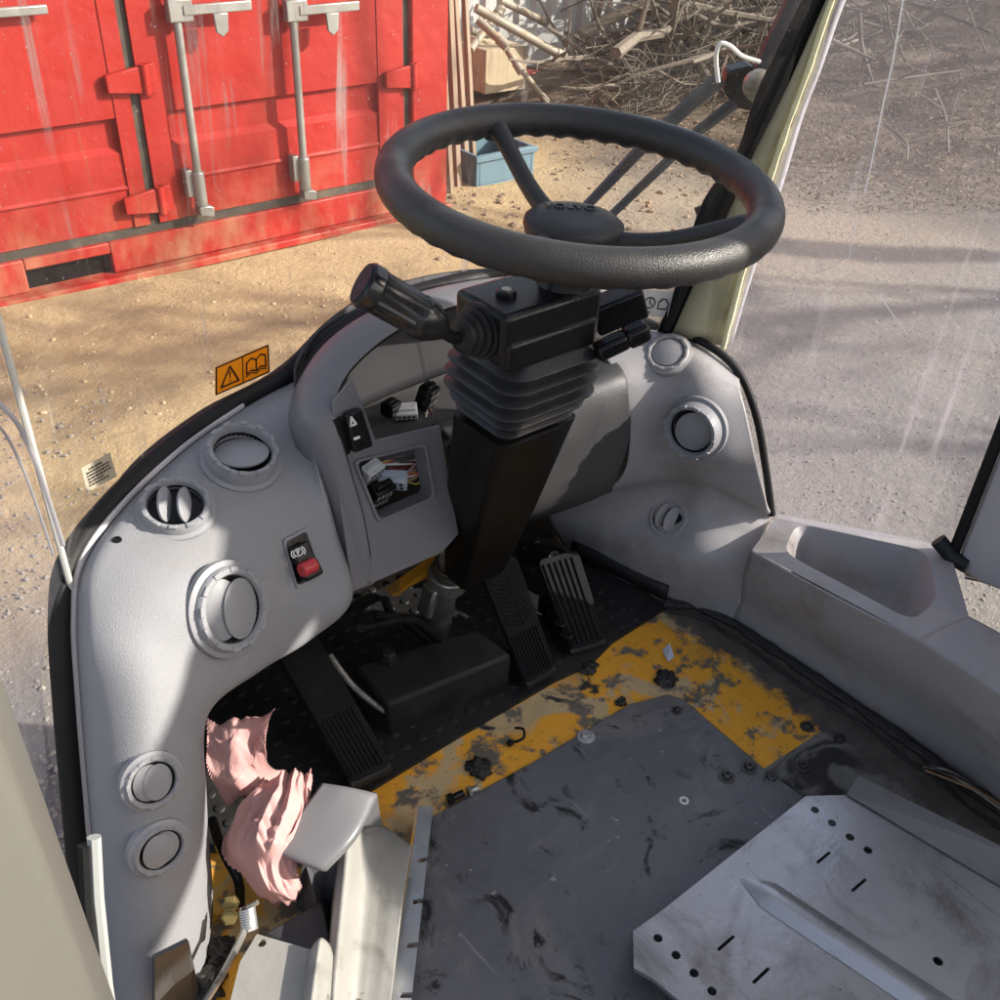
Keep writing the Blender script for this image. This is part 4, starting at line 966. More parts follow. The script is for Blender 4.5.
# slotted zinc rail
rz = .03
RA = empty('slotted_rail', PZ(414, 905, 0), 'upright zinc plated rail with notched edge beside the dark floor plate', 'rail')
L0, L1 = PZ(418, 812, rz), PZ(388, 1012, rz); r0_, r1_ = PZ(433, 808, rz), PZ(410, 1012, rz)
outl = [L0, PZ(418, 806, rz), PZ(433, 806, rz)]
for f in (.18+.105, .42+.08, .62+.09, .83+.1):
    a = r0_.lerp(r1_, f-.012); b = r0_.lerp(r1_, f+.012); la = (L0.lerp(L1, f)-r0_.lerp(r1_, f))*.58
    outl += [a, a+la*.85, (a+b)/2+la, b+la*.85, b]
outl += [r1_, L1]
holed('notched_face', outl, [], Vector((0, 0, 1)), .004, ZINC, RA)
MB().prism([L0, L1, L1+Vector((-.004, .003, -.03)), L0+Vector((-.004, .003, -.03))], (-.003, .002, 0)).build('rail_web', simple('rust_edged_zinc', (.5, .42, .3), .5, .3, var=.2, dirt=(.5, .25, .05), dlo=.45, dhi=.6, ds=14), RA, smooth=False)
# white-painted folded channel
ch = empty('folded_channel', PZ(370, 920, 0), 'scuffed off-white folded metal channel between grey cover and slotted rail', 'channel')
def C3(*pts): return [PZ(*p) for p in pts]
patch('channel_web', [C3((341, 824, .085), (352, 826, .088), (366, 824, .055), (385, 826, .05), (401, 838, .058), (411, 845, .066)),
                      C3((337, 880, .085), (347, 880, .088), (362, 880, .055), (378, 880, .05), (394, 885, .055), (404, 888, .058)),
                      C3((330, 950, .085), (340, 950, .088), (356, 950, .055), (371, 950, .05), (386, 950, .052), (397, 950, .052)),
                      C3((326, 1015, .085), (335, 1015, .088), (350, 1015, .055), (364, 1015, .05), (378, 1015, .05), (389, 1015, .05))], CHANM, ch, 50, 40, .0022)
patch('channel_side', [C3((341, 824, .084), (337, 880, .084), (330, 950, .084), (326, 1015, .084)), C3((333, 850, .02), (331, 895, .02), (326, 960, .02), (322, 1020, .02))], CHANM, ch, 20, 10, .004)
# second bracket at the bottom edge
b2 = empty('angle_bracket', PZ(280, 985, 0), 'scratched off-white angle bracket with a bolt hole at the front edge', 'bracket')
holed('bracket_plate', C3((228, 1010, .10), (240, 962, .10), (257, 934, .10), (312, 950, .10), (305, 1012, .10)), [[PZ(262, 943, .10) + Vector((cos(a*.5236)*.0045, sin(a*.5236)*.0045, 0)) for a in range(12)]], Vector((0, 0, 1)), .004, CHANM, b2)
patch('bracket_bead', [C3((308, 952, .10), (320, 938, .118), (330, 945, .10), (334, 958, .085)), C3((304, 985, .10), (314, 980, .118), (326, 982, .10), (333, 985, .085)), C3((300, 1015, .10), (310, 1012, .118), (323, 1012, .10), (331, 1012, .085))], CHANM, b2, 24, 20, .004)
# grey folded cover
gc = empty('grey_cover', PZ(320, 850, 0), 'plain grey painted sheet cover folded over, leaning on the off-white channel', 'cover')
patch('cover_top', [C3((322, 783, .145), (348, 787, .145), (374, 793, .135), (378, 797, .12)), C3((297, 818, .14), (325, 826, .14), (352, 836, .135), (357, 838, .12)), C3((275, 848, .13), (300, 858, .13), (322, 867, .125), (330, 868, .115)), C3((273, 853, .118), (299, 863, .118), (320, 871, .11), (326, 872, .10))], PAINTG, gc, 30, 30, .003)
MB().prism(C3((374, 792, .134), (379, 824, .06), (356, 822, .065), (345, 826, .09)), (.002, -.003, 0)).build('cover_flange', PAINTG, gc, smooth=False)
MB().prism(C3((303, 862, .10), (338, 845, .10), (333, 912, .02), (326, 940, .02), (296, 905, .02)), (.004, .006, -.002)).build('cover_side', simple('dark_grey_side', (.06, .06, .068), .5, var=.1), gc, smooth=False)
bxm = simple('charcoal_box', (.035, .036, .042), .55, var=.1, dirt=(.10, .09, .08), dlo=.6, dhi=.85, ds=30)
o = MB().prism(C3((262, 934, .055), (322, 900, .055), (330, 938, .055), (312, 950, .055)), (0, 0, -.05)).build('junction_box', bxm, bev=.003); tag(o, 'dusty charcoal box half hidden between bracket and grey cover', 'box')

# pink paper towels
def crumple(amp, seed, fan=6):
    S = Vector((seed, seed*2, 0))
    tri = lambda x: abs((x % 1.0)*2-1)*2-1
    def j(p, u, v):
        n1 = noise.noise(Vector((u*1.5, v*2.2, seed))); n2 = noise.noise(Vector((u*3, v*3, seed+5))); n3 = noise.noise(Vector((u*2, v*2, seed+9)))
        h = .85*tri(u*fan*.5 + .9*n1 + .25*v) + .45*tri(u*fan*.9 + 1.2*n2 - .4*v)*(.4+.6*abs(n3)*2) + .42*tri((u*.45+v)*fan*.5 + n3*1.3) + .24*tri((v-.6*u)*fan*1.0 + n2*1.6)
        w = noise.noise_vector(p*24+S); e_ = min(u, 1-u, v, 1-v)
        saw = .0011*tri((u+v)*30)*max(0, 1-e_*30)
        return Vector((w.x*amp*.5+saw, w.y*amp*.5+saw, h*amp*.50 + w.z*amp*.6))
    return j
tp = [[(207, 722, .20), (232, 722, .20), (252, 719, .21), (274, 709, .24)], [(206, 745, .18), (230, 745, .185), (250, 740, .18), (268, 728, .20)], [(209, 770, .15), (232, 765, .16), (250, 760, .16), (264, 752, .17)], [(216, 790, .12), (236, 783, .14), (255, 775, .13), (272, 768, .12)], [(228, 806, .10), (245, 798, .11), (262, 790, .11), (284, 776, .09)]]
o = patch('paper_towel', [C3(*r) for r in tp], TISSUE, None, 150, 150, .0005, crumple(.0095, 3.1, 4), None, True); tag(o, 'torn pink paper towel propped against the dashboard leg', 'paper towel', 'pink paper towels')
tp = [[(258, 785, .12), (278, 772, .13), (296, 769, .13), (310, 770, .12)], [(243, 802, .13), (268, 793, .16), (290, 790, .16), (310, 793, .13)], [(232, 822, .12), (256, 818, .15), (282, 818, .16), (306, 815, .13)], [(221, 840, .10), (248, 842, .14), (274, 845, .15), (296, 842, .12)], [(226, 862, .09), (250, 866, .12), (274, 868, .12), (296, 865, .10)], [(248, 884, .07), (265, 888, .10), (284, 890, .10), (300, 885, .08)], [(268, 900, .05), (278, 904, .06), (290, 903, .06), (299, 896, .05)]]
o = patch('paper_towel', [C3(*r) for r in tp], TISSUE, None, 180, 180, .0005, crumple(.0115, 7.7, 6), None, True); tag(o, 'larger crumpled pink paper towel wadded beside the grey cover', 'paper towel', 'pink paper towels')

# small loose hardware
def screw(px, py, z, r, label, mat=STEELD, hexa=True, washer=True, group='screws on the cab floor'):
    p = PZ(px, py, z); t = empty('floor_screw', p, label, 'screw', group)
    if washer: MB().lathe([(r*.5, .0), (r*1.15, 0), (r*1.15, .0014), (r*.5, .0018)], Matrix.Translation(p), 24).build('washer', mat, t)
    MB().lathe([(r*.72, .001), (r*.72, .005), (r*.55, .007), (r*.3, .007), (r*.28, .004), (0, .004)], Matrix.Translation(p), 6 if hexa else 20).build('head', mat, t)
    return t
DS = simple('dark_screw_steel', (.10, .095, .09), .4, .7, var=.3)
for (x, y, r, lab, m_) in ((586, 737, .011, 'shiny screw in a washer near the front edge of the dark plate', ZINC), (727, 777, .010, 'dark bolt head standing left of the washerless screw pair', DS), (749, 768, .010, 'dark screw just inside the right edge of the plate beside the yellow paint', DS), (771, 780, .011, 'raised dark screw at the corner tip of the yellow paint', DS), (803, 767, .009, 'screw in the grey floor just behind the yellow paint tip', DS), (807, 727, .009, 'screw in the right end of the yellow patch', DS), (677, 711, .007, 'small screw at the front right corner of the dark plate', DS), (839, 739, .008, 'rearmost dull screw, close to the right-hand panel foot', DS)):
    screw(x, y, .005 if x < 760 and y > 705 else .0005, r, lab, m_)
o = MB().lathe([(.0035, 0), (.0065, 0), (.0065, .0015), (.0035, .0015), (.0035, 0)], Matrix.Translation(PZ(684, 801, .0052)), 24).build('loose_washer', WHITEP); tag(o, 'small bright washer lying on the dark plate', 'washer')
for k, (a, b, lab) in enumerate((((448, 800), (463, 793), 'black bolt lying on the yellow paint beside the zinc rail end'), ((468, 792), (478, 788), 'short grey stud lying next to the black bolt'))):
    A, B = PZ(*a, .009), PZ(*b, .009); t = empty('loose_bolt', (A+B)/2-Vector((0, 0, .008)), lab, 'bolt')
    MB().cyl(A, B, .005, 14).build('shank', BLACK if k == 0 else STEELD, t); MB().cyl(A, A+(B-A)*.28, .008, 6).build('head', BLACK if k == 0 else STEELD, t)
zt_ = curve([PZ(512, 742, .005), PZ(518, 741, .012), PZ(524, 737, .016), PZ(523, 729, .014), PZ(515, 728, .01)], 16)
t = empty('zip_tie', PZ(516, 738, 0), 'curled black cable tie on the yellow floor strip', 'cable tie'); MB().tube(zt_, .002, 6).build('strap', BLACK, t); MB().box(PZ(510, 743, .005), (.008, .008, .007)).build('head', BLACK, t, bev=.001)
def clump(px, py, r, lab, mat=GREASE, sq=.5):
    c = PZ(px, py, r*.25); bm = bmesh.new(); bmesh.ops.create_icosphere(bm, subdivisions=4, radius=r)
    for v_ in bm.verts: v_.co *= 1+.55*noise.noise(v_.co*(1.6/r)+c*9) + .3*noise.noise(v_.co*(5/r)); v_.co.z *= sq
    vs = [v_.co+c for v_ in bm.verts]; fs = [tuple(v_.index for v_ in f.verts) for f in bm.faces]; bm.free()
    return tag(link_mesh('grease_clump', vs, fs, mat), lab, 'grease clump')
clump(480, 768, .016, 'black grease clump on the yellow strip near the bolts'); clump(665, 679, .015, 'black grease clump by the corner of the dark plate'); clump(621, 702, .008, 'small grease lump at the plate front edge'); clump(588, 668, .014, 'flat dirt clump on the end of the rubber mat', sq=.3)
o = MB().prism([PZ(663, 652, .004), PZ(670, 645, .018), PZ(674, 657, .012), PZ(668, 662, .004)], (.002, .003, .001)).build('plastic_scrap', simple('bluish_scrap', (.6, .64, .75), .35), smooth=False); tag(o, 'scrap of white plastic film on the yellow patch', 'scrap')
# coil of cut wires at the panel foot
t = empty('wire_bundle', PZ(960, 780, 0), 'stripped copper coloured wire bundle along the right panel foot', 'wiring')
for k in range(12):
    a = PZ(926+random.uniform(-3, 3), 768+random.uniform(-3, 3), .012); m_ = PZ(958, 780+random.uniform(-6, 8), .022+random.uniform(-.008, .008)); b = PZ(1015, 812+random.uniform(-8, 8), .012)
    MB().tube(curve([a, m_, b], 14), .0017, 6).build('wire', (COPPER, GREASE, STEELD)[k % 3], t)
# clutter by the dashboard leg
t = empty('spring_cable', PZ(235, 960, 0), 'grey cable ending in a coil spring beside the bracket', 'cable')
MB().tube(curve([PZ(200, 1010, .05), PZ(222, 975, .06), PZ(238, 945, .07), PZ(247, 925, .075)], 20), .004, 8).build('cable', STEELD, t)
cs, ce = PZ(250, 930, .07), PZ(247, 908, .085); ax = ce-cs; fm = frame(cs, ax)
MB().tube([fm @ Vector((cos(k*.7)*.008, sin(k*.7)*.008, ax.length*k/80)) for k in range(81)], .0016, 6).build('spring', ZINC, t)
MB().tube([ce, PZ(258, 902, .09)], .003, 8).build('hook', STEELD, t)
for k, (x, y) in enumerate(((231, 904), (230, 916))):
    p = PZ(x, y, .03); t = empty('brass_bolt', p-Vector((0, 0, .03)), ('upper', 'lower')[k]+' of two yellow zinc bolts beside the dashboard leg', 'bolt')
    MB().lathe([(.010, -.004), (.010, .004), (.007, .004), (.007, .008), (0, .008)], frame(p, (-.3, -.6, .7)), 6).build('head', BRASS, t); MB().cyl(p, p+Vector((.005, .02, -.03)), .005, 12).build('shank', BRASS, t)
MB().tube(curve([PZ(212, 820, .12), PZ(222, 850, .07), PZ(238, 880, .04), PZ(240, 905, .01)], 14), .006, 8).build('black_hose', BLACK)
tag(bpy.data.objects['black_hose'], 'thin black hose running down beside the dashboard leg to the yellow floor', 'hose')
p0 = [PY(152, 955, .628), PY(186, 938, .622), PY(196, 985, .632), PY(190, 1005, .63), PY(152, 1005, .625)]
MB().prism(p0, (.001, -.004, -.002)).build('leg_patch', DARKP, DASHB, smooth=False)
# litter in the dark corner
for (x, y, r, lab) in ((205, 985, .022, 'lump of black dirt at the foot of the dashboard leg'), (222, 950, .016, 'grimy lump beside the two yellow bolts')): clump(x, y, r, lab)

# ================================================================== WIPER (outside the windscreen)
WP, WN = Vector((1.0, 1.02, .5)), Vector((.575, .818, .09)).normalized()
def PWp(px, py, off=.03): return PL(px, py, WP+WN*off, WN)
WI = empty('windscreen_wiper', PWp(740, 95), 'dark windscreen wiper parked outside behind the steering wheel', 'wiper')
MB().tube([PWp(722, 78), PWp(690, 104), PWp(640, 150), PWp(575, 218)], [.011, .011, .009, .007], 8).build('wiper_arm', WIPERM, WI)
MB().tube([PWp(735, 103), PWp(700, 130), PWp(650, 178), PWp(598, 228)], [.009, .008, .007, .006], 8).build('wiper_blade', WIPERM, WI)
MB().tube([PWp(812, -30), PWp(795, 0), PWp(772, 46), PWp(752, 88)], [.013, .013, .012, .010], 8).build('drive_link', WIPERM, WI)
MB().prism([PWp(728, 72), PWp(752, 66), PWp(762, 82), PWp(752, 112), PWp(734, 108), PWp(724, 92)], WN*.03).build('pivot_bracket', BLACK, WI, bev=.004)
MB().lathe([(.02, 0), (.02, .012), (.012, .016), (0, .016)], frame(PWp(757, 84, .0), -WN), 20).build('pivot_cap', STEELD, WI)
MB().tube(curve([PWp(718, 82, .02), PWp(716, 58, .02), PWp(720, 44, .02), PWp(730, 46, .02), PWp(742, 56, .02), PWp(760, 62, .02)], 24), .0032, 8).build('washer_hose', WHITEP, WI)
MB().tube([PWp(697, 216, .0), PWp(715, 208, .0), PWp(730, 214, .0)], .013, 10).build('spindle', BLACK, WI)

# ================================================================== CONTAINER
CY = 4.0
def K(px, py, y=CY): return PY(px, py, y)
GZ0 = K(200, 270).z; BASE = -.63
CT = empty('shipping_container', (1.3, CY, BASE), 'bright red shipping container with galvanised lock bars across its doors', 'container')
XR = 2.90; XL = .30; HT = 2.59
MB().bx(XL, XR, CY+.03, CY+6.0, BASE+.02, BASE+HT).build('container_shell', CONT, CT)
zsill = -.445
def door(x0, x1, mx0, mx1, name):
    # horizontally pressed steel leaf: profile along z, swept in x, inside flat margins
    za, zb2, zc = .005, -.11, -.265; y0 = CY
    prof = [(BASE+HT-.1, 0), (za, 0), (za-.018, .038), (zb2+.012, .038), (zb2-.02, .006), (zc+.01, .004), (zc, -.004), (zc-.012, .004), (zsill+.02, .004)]
    zz = za+.42
    prof = [(BASE+HT-.1, 0), (zz+.42, 0), (zz+.40, .038), (zz+.31, .038), (zz+.28, 0)] + prof[1:]
    vs = []
    for (z, d_) in prof: vs += [(mx0, y0+d_, z), (mx1, y0+d_, z)]
    n = len(prof); fs = [(2*i, 2*i+1, 2*i+3, 2*i+2) for i in range(n-1)]
    o = MB().add(vs, fs)
    for (a, b) in ((x0, mx0), (mx1, x1)):
        o.bx(a, b, y0-.004, y0+.05, zsill+.02, BASE+HT-.08)
    o.bx(x0, x1, y0-.002, y0+.045, BASE+HT-.1, BASE+HT-.05)
    return o.build(name, CONT, CT, smooth=False)
xg1 = K(150, 190).x; xg2 = K(407, 110).x
door(XL+.1, xg1-.02, XL+.16, K(118, 130).x, 'door_leaf'); door(xg1+.02, xg2-.02, K(168, 120).x, K(378, 90).x, 'door_leaf')
for x in (xg1, xg2): MB().bx(x-.017, x+.017, CY+.012, CY+.04, zsill, BASE+HT-.05).build('door_gasket', GASKET, CT)
MB().bx(XL, xg2+.02, CY+.010, CY+.04, zsill-.02, zsill+.018).build('door_gasket', GASKET, CT)
MB().bx(xg2+.02, XR, CY-.015, CY+.12, BASE+.02, BASE+HT).build('corner_post', CONT, CT, bev=.008)
# bottom rail with forklift pocket and toe lip
pk0, pk1 = K(27, 280).x, K(112, 262).x
mb = MB(); zr0, zr1 = BASE+.035, zsill-.02
mb.bx(XL, pk0, CY-.01, CY+.10, zr0, zr1).bx(pk1, xg2+.02, CY-.01, CY+.10, zr0, zr1).bx(pk0, pk1, CY-.01, CY+.10, zr1-.045, zr1)
mb.build('bottom_rail', CONT, CT, bev=.006)
MB().bx(pk0, pk1, CY+.028, CY+.0295, zr0, zr1-.045).build('fork_pocket', BLACK, CT)
MB().bx(XL, XR, CY-.06, CY+.03, BASE-.0, BASE+.034).build('toe_lip', CONT, CT, bev=.006)
def hinge(x, z):
    o = MB().prism([(x-.12, CY-.012, z-.035), (x+.02, CY-.012, z-.05), (x+.02, CY-.012, z+.05), (x-.12, CY-.012, z+.03)], (0, -.022, 0)).build('hinge', CONT, CT, bev=.005)
    MB().cyl((x+.03, CY-.03, z-.055), (x+.03, CY-.03, z+.055), .017, 14).build('hinge_pin', CONT, o)
    MB().bx(x+.03, x+.075, CY-.034, CY-.008, z-.055, z+.055).build('hinge_tab', CONT, o, bev=.004)
for (px, py) in ((142, 78), (158, 198), (410, 75)):
    p = K(px, py); hinge(p.x-.03 if px < 200 else p.x-.03, p.z)
def lockbar(xt, xb, py_b):
    p = K(xb, py_b); x = p.x
    o = MB().cyl((x, CY-.05, p.z), (x, CY-.05, BASE+HT-.15), .0165, 16).build('lock_bar', GALV, CT)
    MB().cyl((x, CY-.05, p.z-.05), (x, CY-.05, p.z+.09), .026, 16).build('bar_sleeve', GALV, o, bev=.004)
    MB().bx(x-.05, x-.02, CY-.05, CY-.004, p.z-.01, p.z+.10).build('bar_bracket', GALV, o, bev=.004)
    MB().prism([(x-.02, CY-.075, p.z-.085), (x+.04, CY-.075, p.z-.10), (x+.045, CY-.075, p.z-.06), (x+.02, CY-.075, p.z-.05), (x-.02, CY-.075, p.z-.05)], (0, .05, 0)).build('cam', GALV, o, bev=.004)
    z = K(xt+40, 5).z
    h = MB().bx(x+.02, x+.30, CY-.075, CY-.06, z-.018, z+.018).build('handle', GALV, o, bev=.004)
    MB().bx(x-.035, x+.06, CY-.07, CY-.03, z-.04, z+.04).build('handle_hub', GALV, o, bev=.005)
    MB().prism([(x+.13, CY-.08, z-.015), (x+.19, CY-.08, z-.015), (x+.185, CY-.08, z-.08), (x+.16, CY-.08, z-.10), (x+.135, CY-.08, z-.08)], (0, -.012, 0)).build('hasp', GALV, o, bev=.003)
lockbar(167, 195, 190); lockbar(285, 299, 175)
p = K(18, 9); MB().bx(p.x-.2, p.x+.085, CY-.05, CY-.03, p.z-.015, p.z+.015).build('door_handle', GALV, CT, bev=.004)

# ================================================================== BACKGROUND
# corrugated sheet wall
WY = 5.9; mb = MB(); vs = []; fs = []; n = 0; xs = []
x = 3.3
while x < 9.0: xs += [(x, 0), (x+.03, .03), (x+.075, .03), (x+.105, 0)]; x += .15
for (x, d_) in xs: vs += [(x, WY+d_, -.7), (x, WY+d_, 2.2)]
fs = [(2*i, 2*i+2, 2*i+3, 2*i+1) for i in range(len(xs)-1)]
o = link_mesh('sheet_wall', vs, fs, WALLM, None, False); solid(o, .004); tag(o, 'pale corrugated metal sheet wall behind the scrap heap', 'wall')
o = MB().bx(4.35, 5.15, WY-.2, WY-.17, gz(5, WY-.2)-.05, -.22).build('flat_sheet', simple('grey_flat_sheet', (.40, .41, .42), .5, .2, dirt=(.3, .27, .23), dlo=.5, dhi=.7, ds=3)); tag(o, 'flat grey metal sheet leaning low against the corrugated wall', 'sheet')
# boards standing against the container corner
bd = [(450, .014, .00), (457, .016, .04), (466, .015, -.015), (473, .013, .02), (446, .012, -.02)]
for k, (px, hw, ly) in enumerate(bd):
    y = 4.10+.07*k; b = PY(px+3, 205-8*k, y); z0 = gz(b.x, y); 
    P = [(b.x-hw, y, z0-.03), (b.x+hw, y, z0-.03), (b.x+hw-.02+ly, y+.25, z0+2.1-.1*k), (b.x-hw-.02+ly, y+.25, z0+2.2-.1*k)]
    o = MB().prism(P, (0, .035, 0)).build('wooden_board', BOARDM, bev=.004); tag(o, 'weathered brown board standing upright at the container corner', 'board', 'upright boards at the container corner')
def beam(name, a, b, w_, h_, mat, label, cat, group=None):
    a, b = Vector(a), Vector(b); d_ = (b-a); m = frame((a+b)/2, d_); o = MB().box((a+b)/2, (w_, h_, d_.length), m.to_3x3()).build(name, mat, bev=.006); return tag(o, label, cat, group)
beam('red_beam', PY(466, 96, 5.6), PY(548, 76, 5.6), .10, .12, REDPAINT, 'faded red steel beam below the scrap pipes', 'beam')
beam('timber_block', PY(471, 68, 5.4), PY(512, 63, 5.4), .30, .26, TIMBER, 'rough timber block resting on the red beam', 'timber')
beam('timber_plank', PY(470, 40, 5.45), PY(520, 50, 5.45), .10, .05, TIMBER, 'pale plank lying on top of the timber block', 'plank')
c0, c1, c2 = PY(476, 186, 4.12), PY(533, 178, 4.12), PY(533, 146, 4.12)
o = MB().bx(c0.x, c1.x, 4.12, 4.45, c1.z, c1.z+.02).bx(c0.x, c0.x+.02, 4.12, 4.45, c1.z+.02, c2.z).bx(c1.x-.02, c1.x, 4.12, 4.45, c1.z+.02, c2.z).bx(c0.x+.02, c1.x-.02, 4.12, 4.14, c1.z+.02, c2.z).bx(c0.x+.02, c1.x-.02, 4.43, 4.45, c1.z+.02, c2.z).bx(c0.x-.012, c1.x+.012, 4.105, 4.122, c2.z-.03, c2.z).build('blue_crate', BLUEM, bev=.004)
tag(o, 'faded blue plastic crate on the ground behind the steering wheel', 'crate')
# scrap pipes
for k, (a, b, r, y) in enumerate((((476, 8), (562, 56), .035, 5.3), ((500, 0), (545, 22), .03, 5.5), ((470, 50), (500, 10), .03, 5.25), ((497, 34), (520, 70), .026, 5.1), ((520, 68), (545, 100), .024, 5.1), ((470, 30), (540, 62), .028, 5.6), ((478, 20), (505, 45), .03, 5.0))):
    A, B = PY(*a, y), PY(*b, y+.15*((k % 3)-1)); t = empty('scrap_pipe', (A+B)/2, ('long thick pale pipe sloping down to the right over the heap', 'short pipe end at the very top of the scrap heap', 'steep grey pipe leaning left at the scrap heap edge', 'bent off pipe piece above the timber block', 'thin pale pipe hanging down past the red beam', 'straight pipe lying behind the timber block', 'short stub of pipe in front of the timber')[k], 'pipe', 'scrap pipes')
    r *= .8; MB().cyl(A, B, r, 14).build('tube', PIPEM, t); d_ = (B-A).normalized(); MB().cyl(B-d_*.05, B+d_*.02, r*1.25, 14).build('pipe_end', PIPEM, t)
# dry branches heaped against the wall: four shapes, copied
def branch_mesh(seed):
    rng = random.Random(seed); mb = MB()
    def grow(p, d_, l, r, depth):
        n = 6; P = [p]; 
        for i in range(n): d_ = (d_ + Vector((rng.gauss(0, .14), rng.gauss(0, .14), rng.gauss(0, .12)))).normalized(); P.append(P[-1] + d_*l/n)
        mb.tube(P, [r*(1-.7*i/n) for i in range(n+1)], 6)
        if depth < 2:
            for k in range(5 if depth == 0 else 3):
                i = rng.randint(1, n-1); dd = (d_ + Vector((rng.gauss(0, .6), rng.gauss(0, .6), rng.gauss(0, .45)))).normalized(); grow(P[i], dd, l*rng.uniform(.3, .55), r*.5, depth+1)
    grow(Vector((-.9, 0, 0)), Vector((1, 0, 0)), 1.8, .028, 0); return mb
BR = []
for s in range(4):
    o = branch_mesh(s+11).build('dry_branch', BARKM, origin=(0, 0, 0)); tag(o, 'bare grey branch in the brush heap before the sheet wall', 'branch', 'branches of the brush heap'); BR.append(o)
rng = random.Random(5); first = [True]*4
for k in range(46):
    px = rng.uniform(655, 820); py = rng.uniform(-25, 75); y = rng.uniform(4.9, 5.6)
    s = k % 4; o = BR[s] if first[s] else BR[s].copy()
    if not first[s]: COL.objects.link(o)
    first[s] = False
    o.location = PY(px, py, y); o.rotation_euler = (rng.uniform(-3, 3), rng.uniform(-.5, .7), rng.uniform(-.9, .9) + (pi if rng.random() < .4 else 0)); sc = rng.uniform(.8, 1.5); o.scale = (sc, sc, sc)
beam('timber_post', PY(632, 100, 6.0), PY(640, -60, 6.0), .13, .12, TIMBER, 'pale square timber post standing among the dry branches', 'post')
# brush tangle below, ground litter, stones, twigs (uncountable)
rng = random.Random(9); mb = MB()
for k in range(800):
    px = rng.uniform(610, 815); py = rng.uniform(-10, 140) if k % 5 == 0 else rng.uniform(75, 140); y = rng.uniform(4.5, 5.6); p = PY(px, py, y); p.z = max(gz(p.x, y)+.02, min(p.z, gz(p.x, y)+rng.uniform(.02, .75)))
    d_ = Vector((rng.gauss(0, 1), rng.gauss(0, .6), rng.gauss(0, .5))).normalized()*rng.uniform(.12, .4)
    mb.tube([p-d_, p+Vector((rng.gauss(0, .03), 0, rng.gauss(0, .03))), p+d_], [.0045, .0045, .0015], 4)
o = mb.build('brush_tangle', simple('dark_dry_twigs', (.085, .068, .052), .9, var=.4, vs=8)); tag(o, 'tangle of thin dry twigs filling the brush heap', 'brush', kind='stuff')
mb = MB()
for k in range(15000):
    px = rng.uniform(560, 1040) if k % 3 else rng.uniform(780, 1040); py = rng.uniform(-90, 215)
    p = PG(px, py)
    if p.x + .55*p.y < 5.6+rng.random()*1.5: continue
    a = rng.uniform(0, 6.28); s = rng.uniform(.006, .019); n = Vector((rng.gauss(0, .5), rng.gauss(0, .5), 1)).normalized(); m = frame(p+Vector((0, 0, .012+.02*rng.random())), n, (cos(a), sin(a), .1))
    mb.add([m @ Vector((-s, 0, 0)), m @ Vector((0, -s*.5, s*.18)), m @ Vector((s, 0, 0)), m @ Vector((0, s*.5, s*.18))], [(0, 1, 2, 3)])
o = mb.build('leaf_litter', LEAFM, smooth=False); tag(o, 'dry brown leaf litter covering the far bank', 'leaf litter', kind='stuff')
def pebble_field(cnt, f_pos, smin, smax, name, label, mat):
    mb = MB(); ico = bmesh.new(); bmesh.ops.create_icosphere(ico, subdivisions=1, radius=1); iv = [v_.co.copy() for v_ in ico.verts]; fi = [tuple(v_.index for v_ in f.verts) for f in ico.faces]; ico.free()
    for k in range(cnt):
        p = f_pos(); s = smin + (smax-smin)*rng.random()**3; sx, sy, sz = s*rng.uniform(.7, 1.3), s*rng.uniform(.7, 1.3), s*rng.uniform(.4, .8); a = rng.uniform(0, 6.28)
        vs = []
        for v_ in iv: q_ = 1+rng.uniform(-.2, .2); X_, Y_, Z_ = v_.x*sx*q_, v_.y*sy*q_, v_.z*sz*q_; vs.append(Vector((p.x+X_*cos(a)-Y_*sin(a), p.y+X_*sin(a)+Y_*cos(a), p.z+Z_+sz*.2)))
        mb.add(vs, fi)
    o = mb.build(name, mat, smooth=False); return tag(o, label, 'gravel', kind='stuff')
pebble_field(3200, lambda: PG(rng.uniform(740, 1020), rng.uniform(190, 640)), (.0015), .006, 'gravel', 'loose gravel on the ground right of the cab', STONE)
pebble_field(1500, lambda: PG(rng.uniform(-10, 110), rng.uniform(380, 1000)), .002, .009, 'gravel', 'loose grey gravel on the ground left of the cab', STONE)
pebble_field(700, lambda: PG(rng.uniform(0, 700), rng.uniform(215, 420)), .002, .011, 'gravel', 'small stones and clods scattered over the tan mud yard', simple('mud_clod', (.42, .32, .20), .9, var=.35, vs=3))
pebble_field(500, lambda: PG(rng.uniform(440, 720), rng.uniform(115, 260)), .004, .022, 'rubble', 'dirt lumps and rubble along the foot of the brush heap', simple('brown_rubble', (.24, .17, .11), .9, var=.4, vs=3))
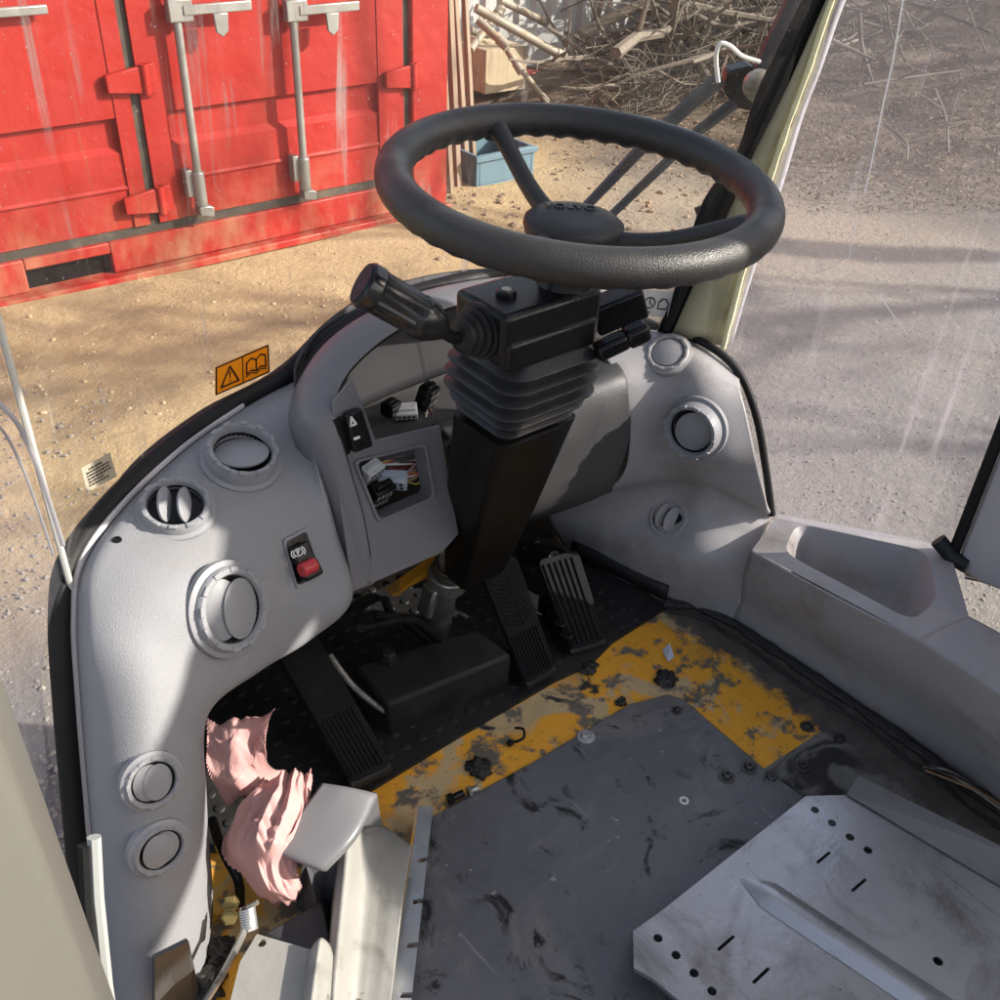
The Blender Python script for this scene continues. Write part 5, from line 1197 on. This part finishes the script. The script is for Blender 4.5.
# fallen sticks on the bank
for k, (a, b, r, lab) in enumerate((((880, 20), (903, 68), .014, 'pale split stick pointing down the bank'), ((930, 105), (946, 162), .012, 'dark stick upright in the lower bank'), ((958, 0), (985, 62), .012, 'long pale stick at the top right of the bank'), ((838, 60), (900, 30), .02, 'branch lying across the bank left of the pale sticks'), ((860, 100), (960, 78), .011, 'thin branch lying level across the brown bank'), ((905, 15), (990, 40), .02, 'branch lying slantwise among leaves on the upper bank'), ((880, 140), (905, 170), .010, 'short stick near the foot of the bank'))):
    A, B = PG(*a)+Vector((0, 0, .10)), PG(*b)+Vector((0, 0, .05)); m = (A+B)/2+Vector((rng.gauss(0, .02), rng.gauss(0, .02), .0)); mb = MB(); C_ = curve([A, m, B], 10); mb.tube(C_, [r*(1-.05*i) for i in range(10)], 7)
    for j in (3, 6): mb.tube([C_[j], C_[j]+Vector((rng.gauss(0, .2), rng.gauss(0, .2), .12))], [r*.5, r*.2], 5)
    o = mb.build('fallen_stick', BARKM); tag(o, lab, 'stick', 'fallen sticks on the bank')

def bare_tree(loc, h):
    t = empty('bare_tree', loc, 'leafless tree standing right of the yard, throwing dappled shade on the gravel', 'tree')
    rg = random.Random(21); tr = MB(); cr_ = MB()
    def grow(p, d_, l, r, dep):
        n = 6; P = [p]
        for i in range(n): d_ = (d_ + Vector((rg.gauss(0, .12), rg.gauss(0, .12), rg.gauss(0, .07)+.02))).normalized(); P.append(P[-1]+d_*l/n)
        (tr if dep < 1 else cr_).tube(P, [r*(1-.6*i/n) for i in range(n+1)], 6 if dep < 2 else 4)
        if dep < 4:
            for k in range((7, 5, 4, 3)[dep]):
                i = rg.randint(2, n); dd = (d_*.5 + Vector((rg.gauss(0, .75), rg.gauss(0, .75), rg.gauss(.15, .4)))).normalized(); grow(P[i], dd, l*rg.uniform(.45, .7), r*.45, dep+1)
    grow(Vector(loc), Vector((0, 0, 1)), h, .17, 0)
    tr.build('trunk', BARKM, t); cr_.build('crown', BARKM, t)
bare_tree((9.6, -2.9, -.5), 4.2)
c = copy_tree(bpy.data.objects['bare_tree']); c.location = (14.2, -1.6, -.3); c.rotation_euler.z = 2.1; c['label'] = 'second leafless tree further back, shading the leaf covered bank'
for o_ in ('bare_tree', c.name): bpy.data.objects[o_]['group'] = 'bare trees beside the yard'
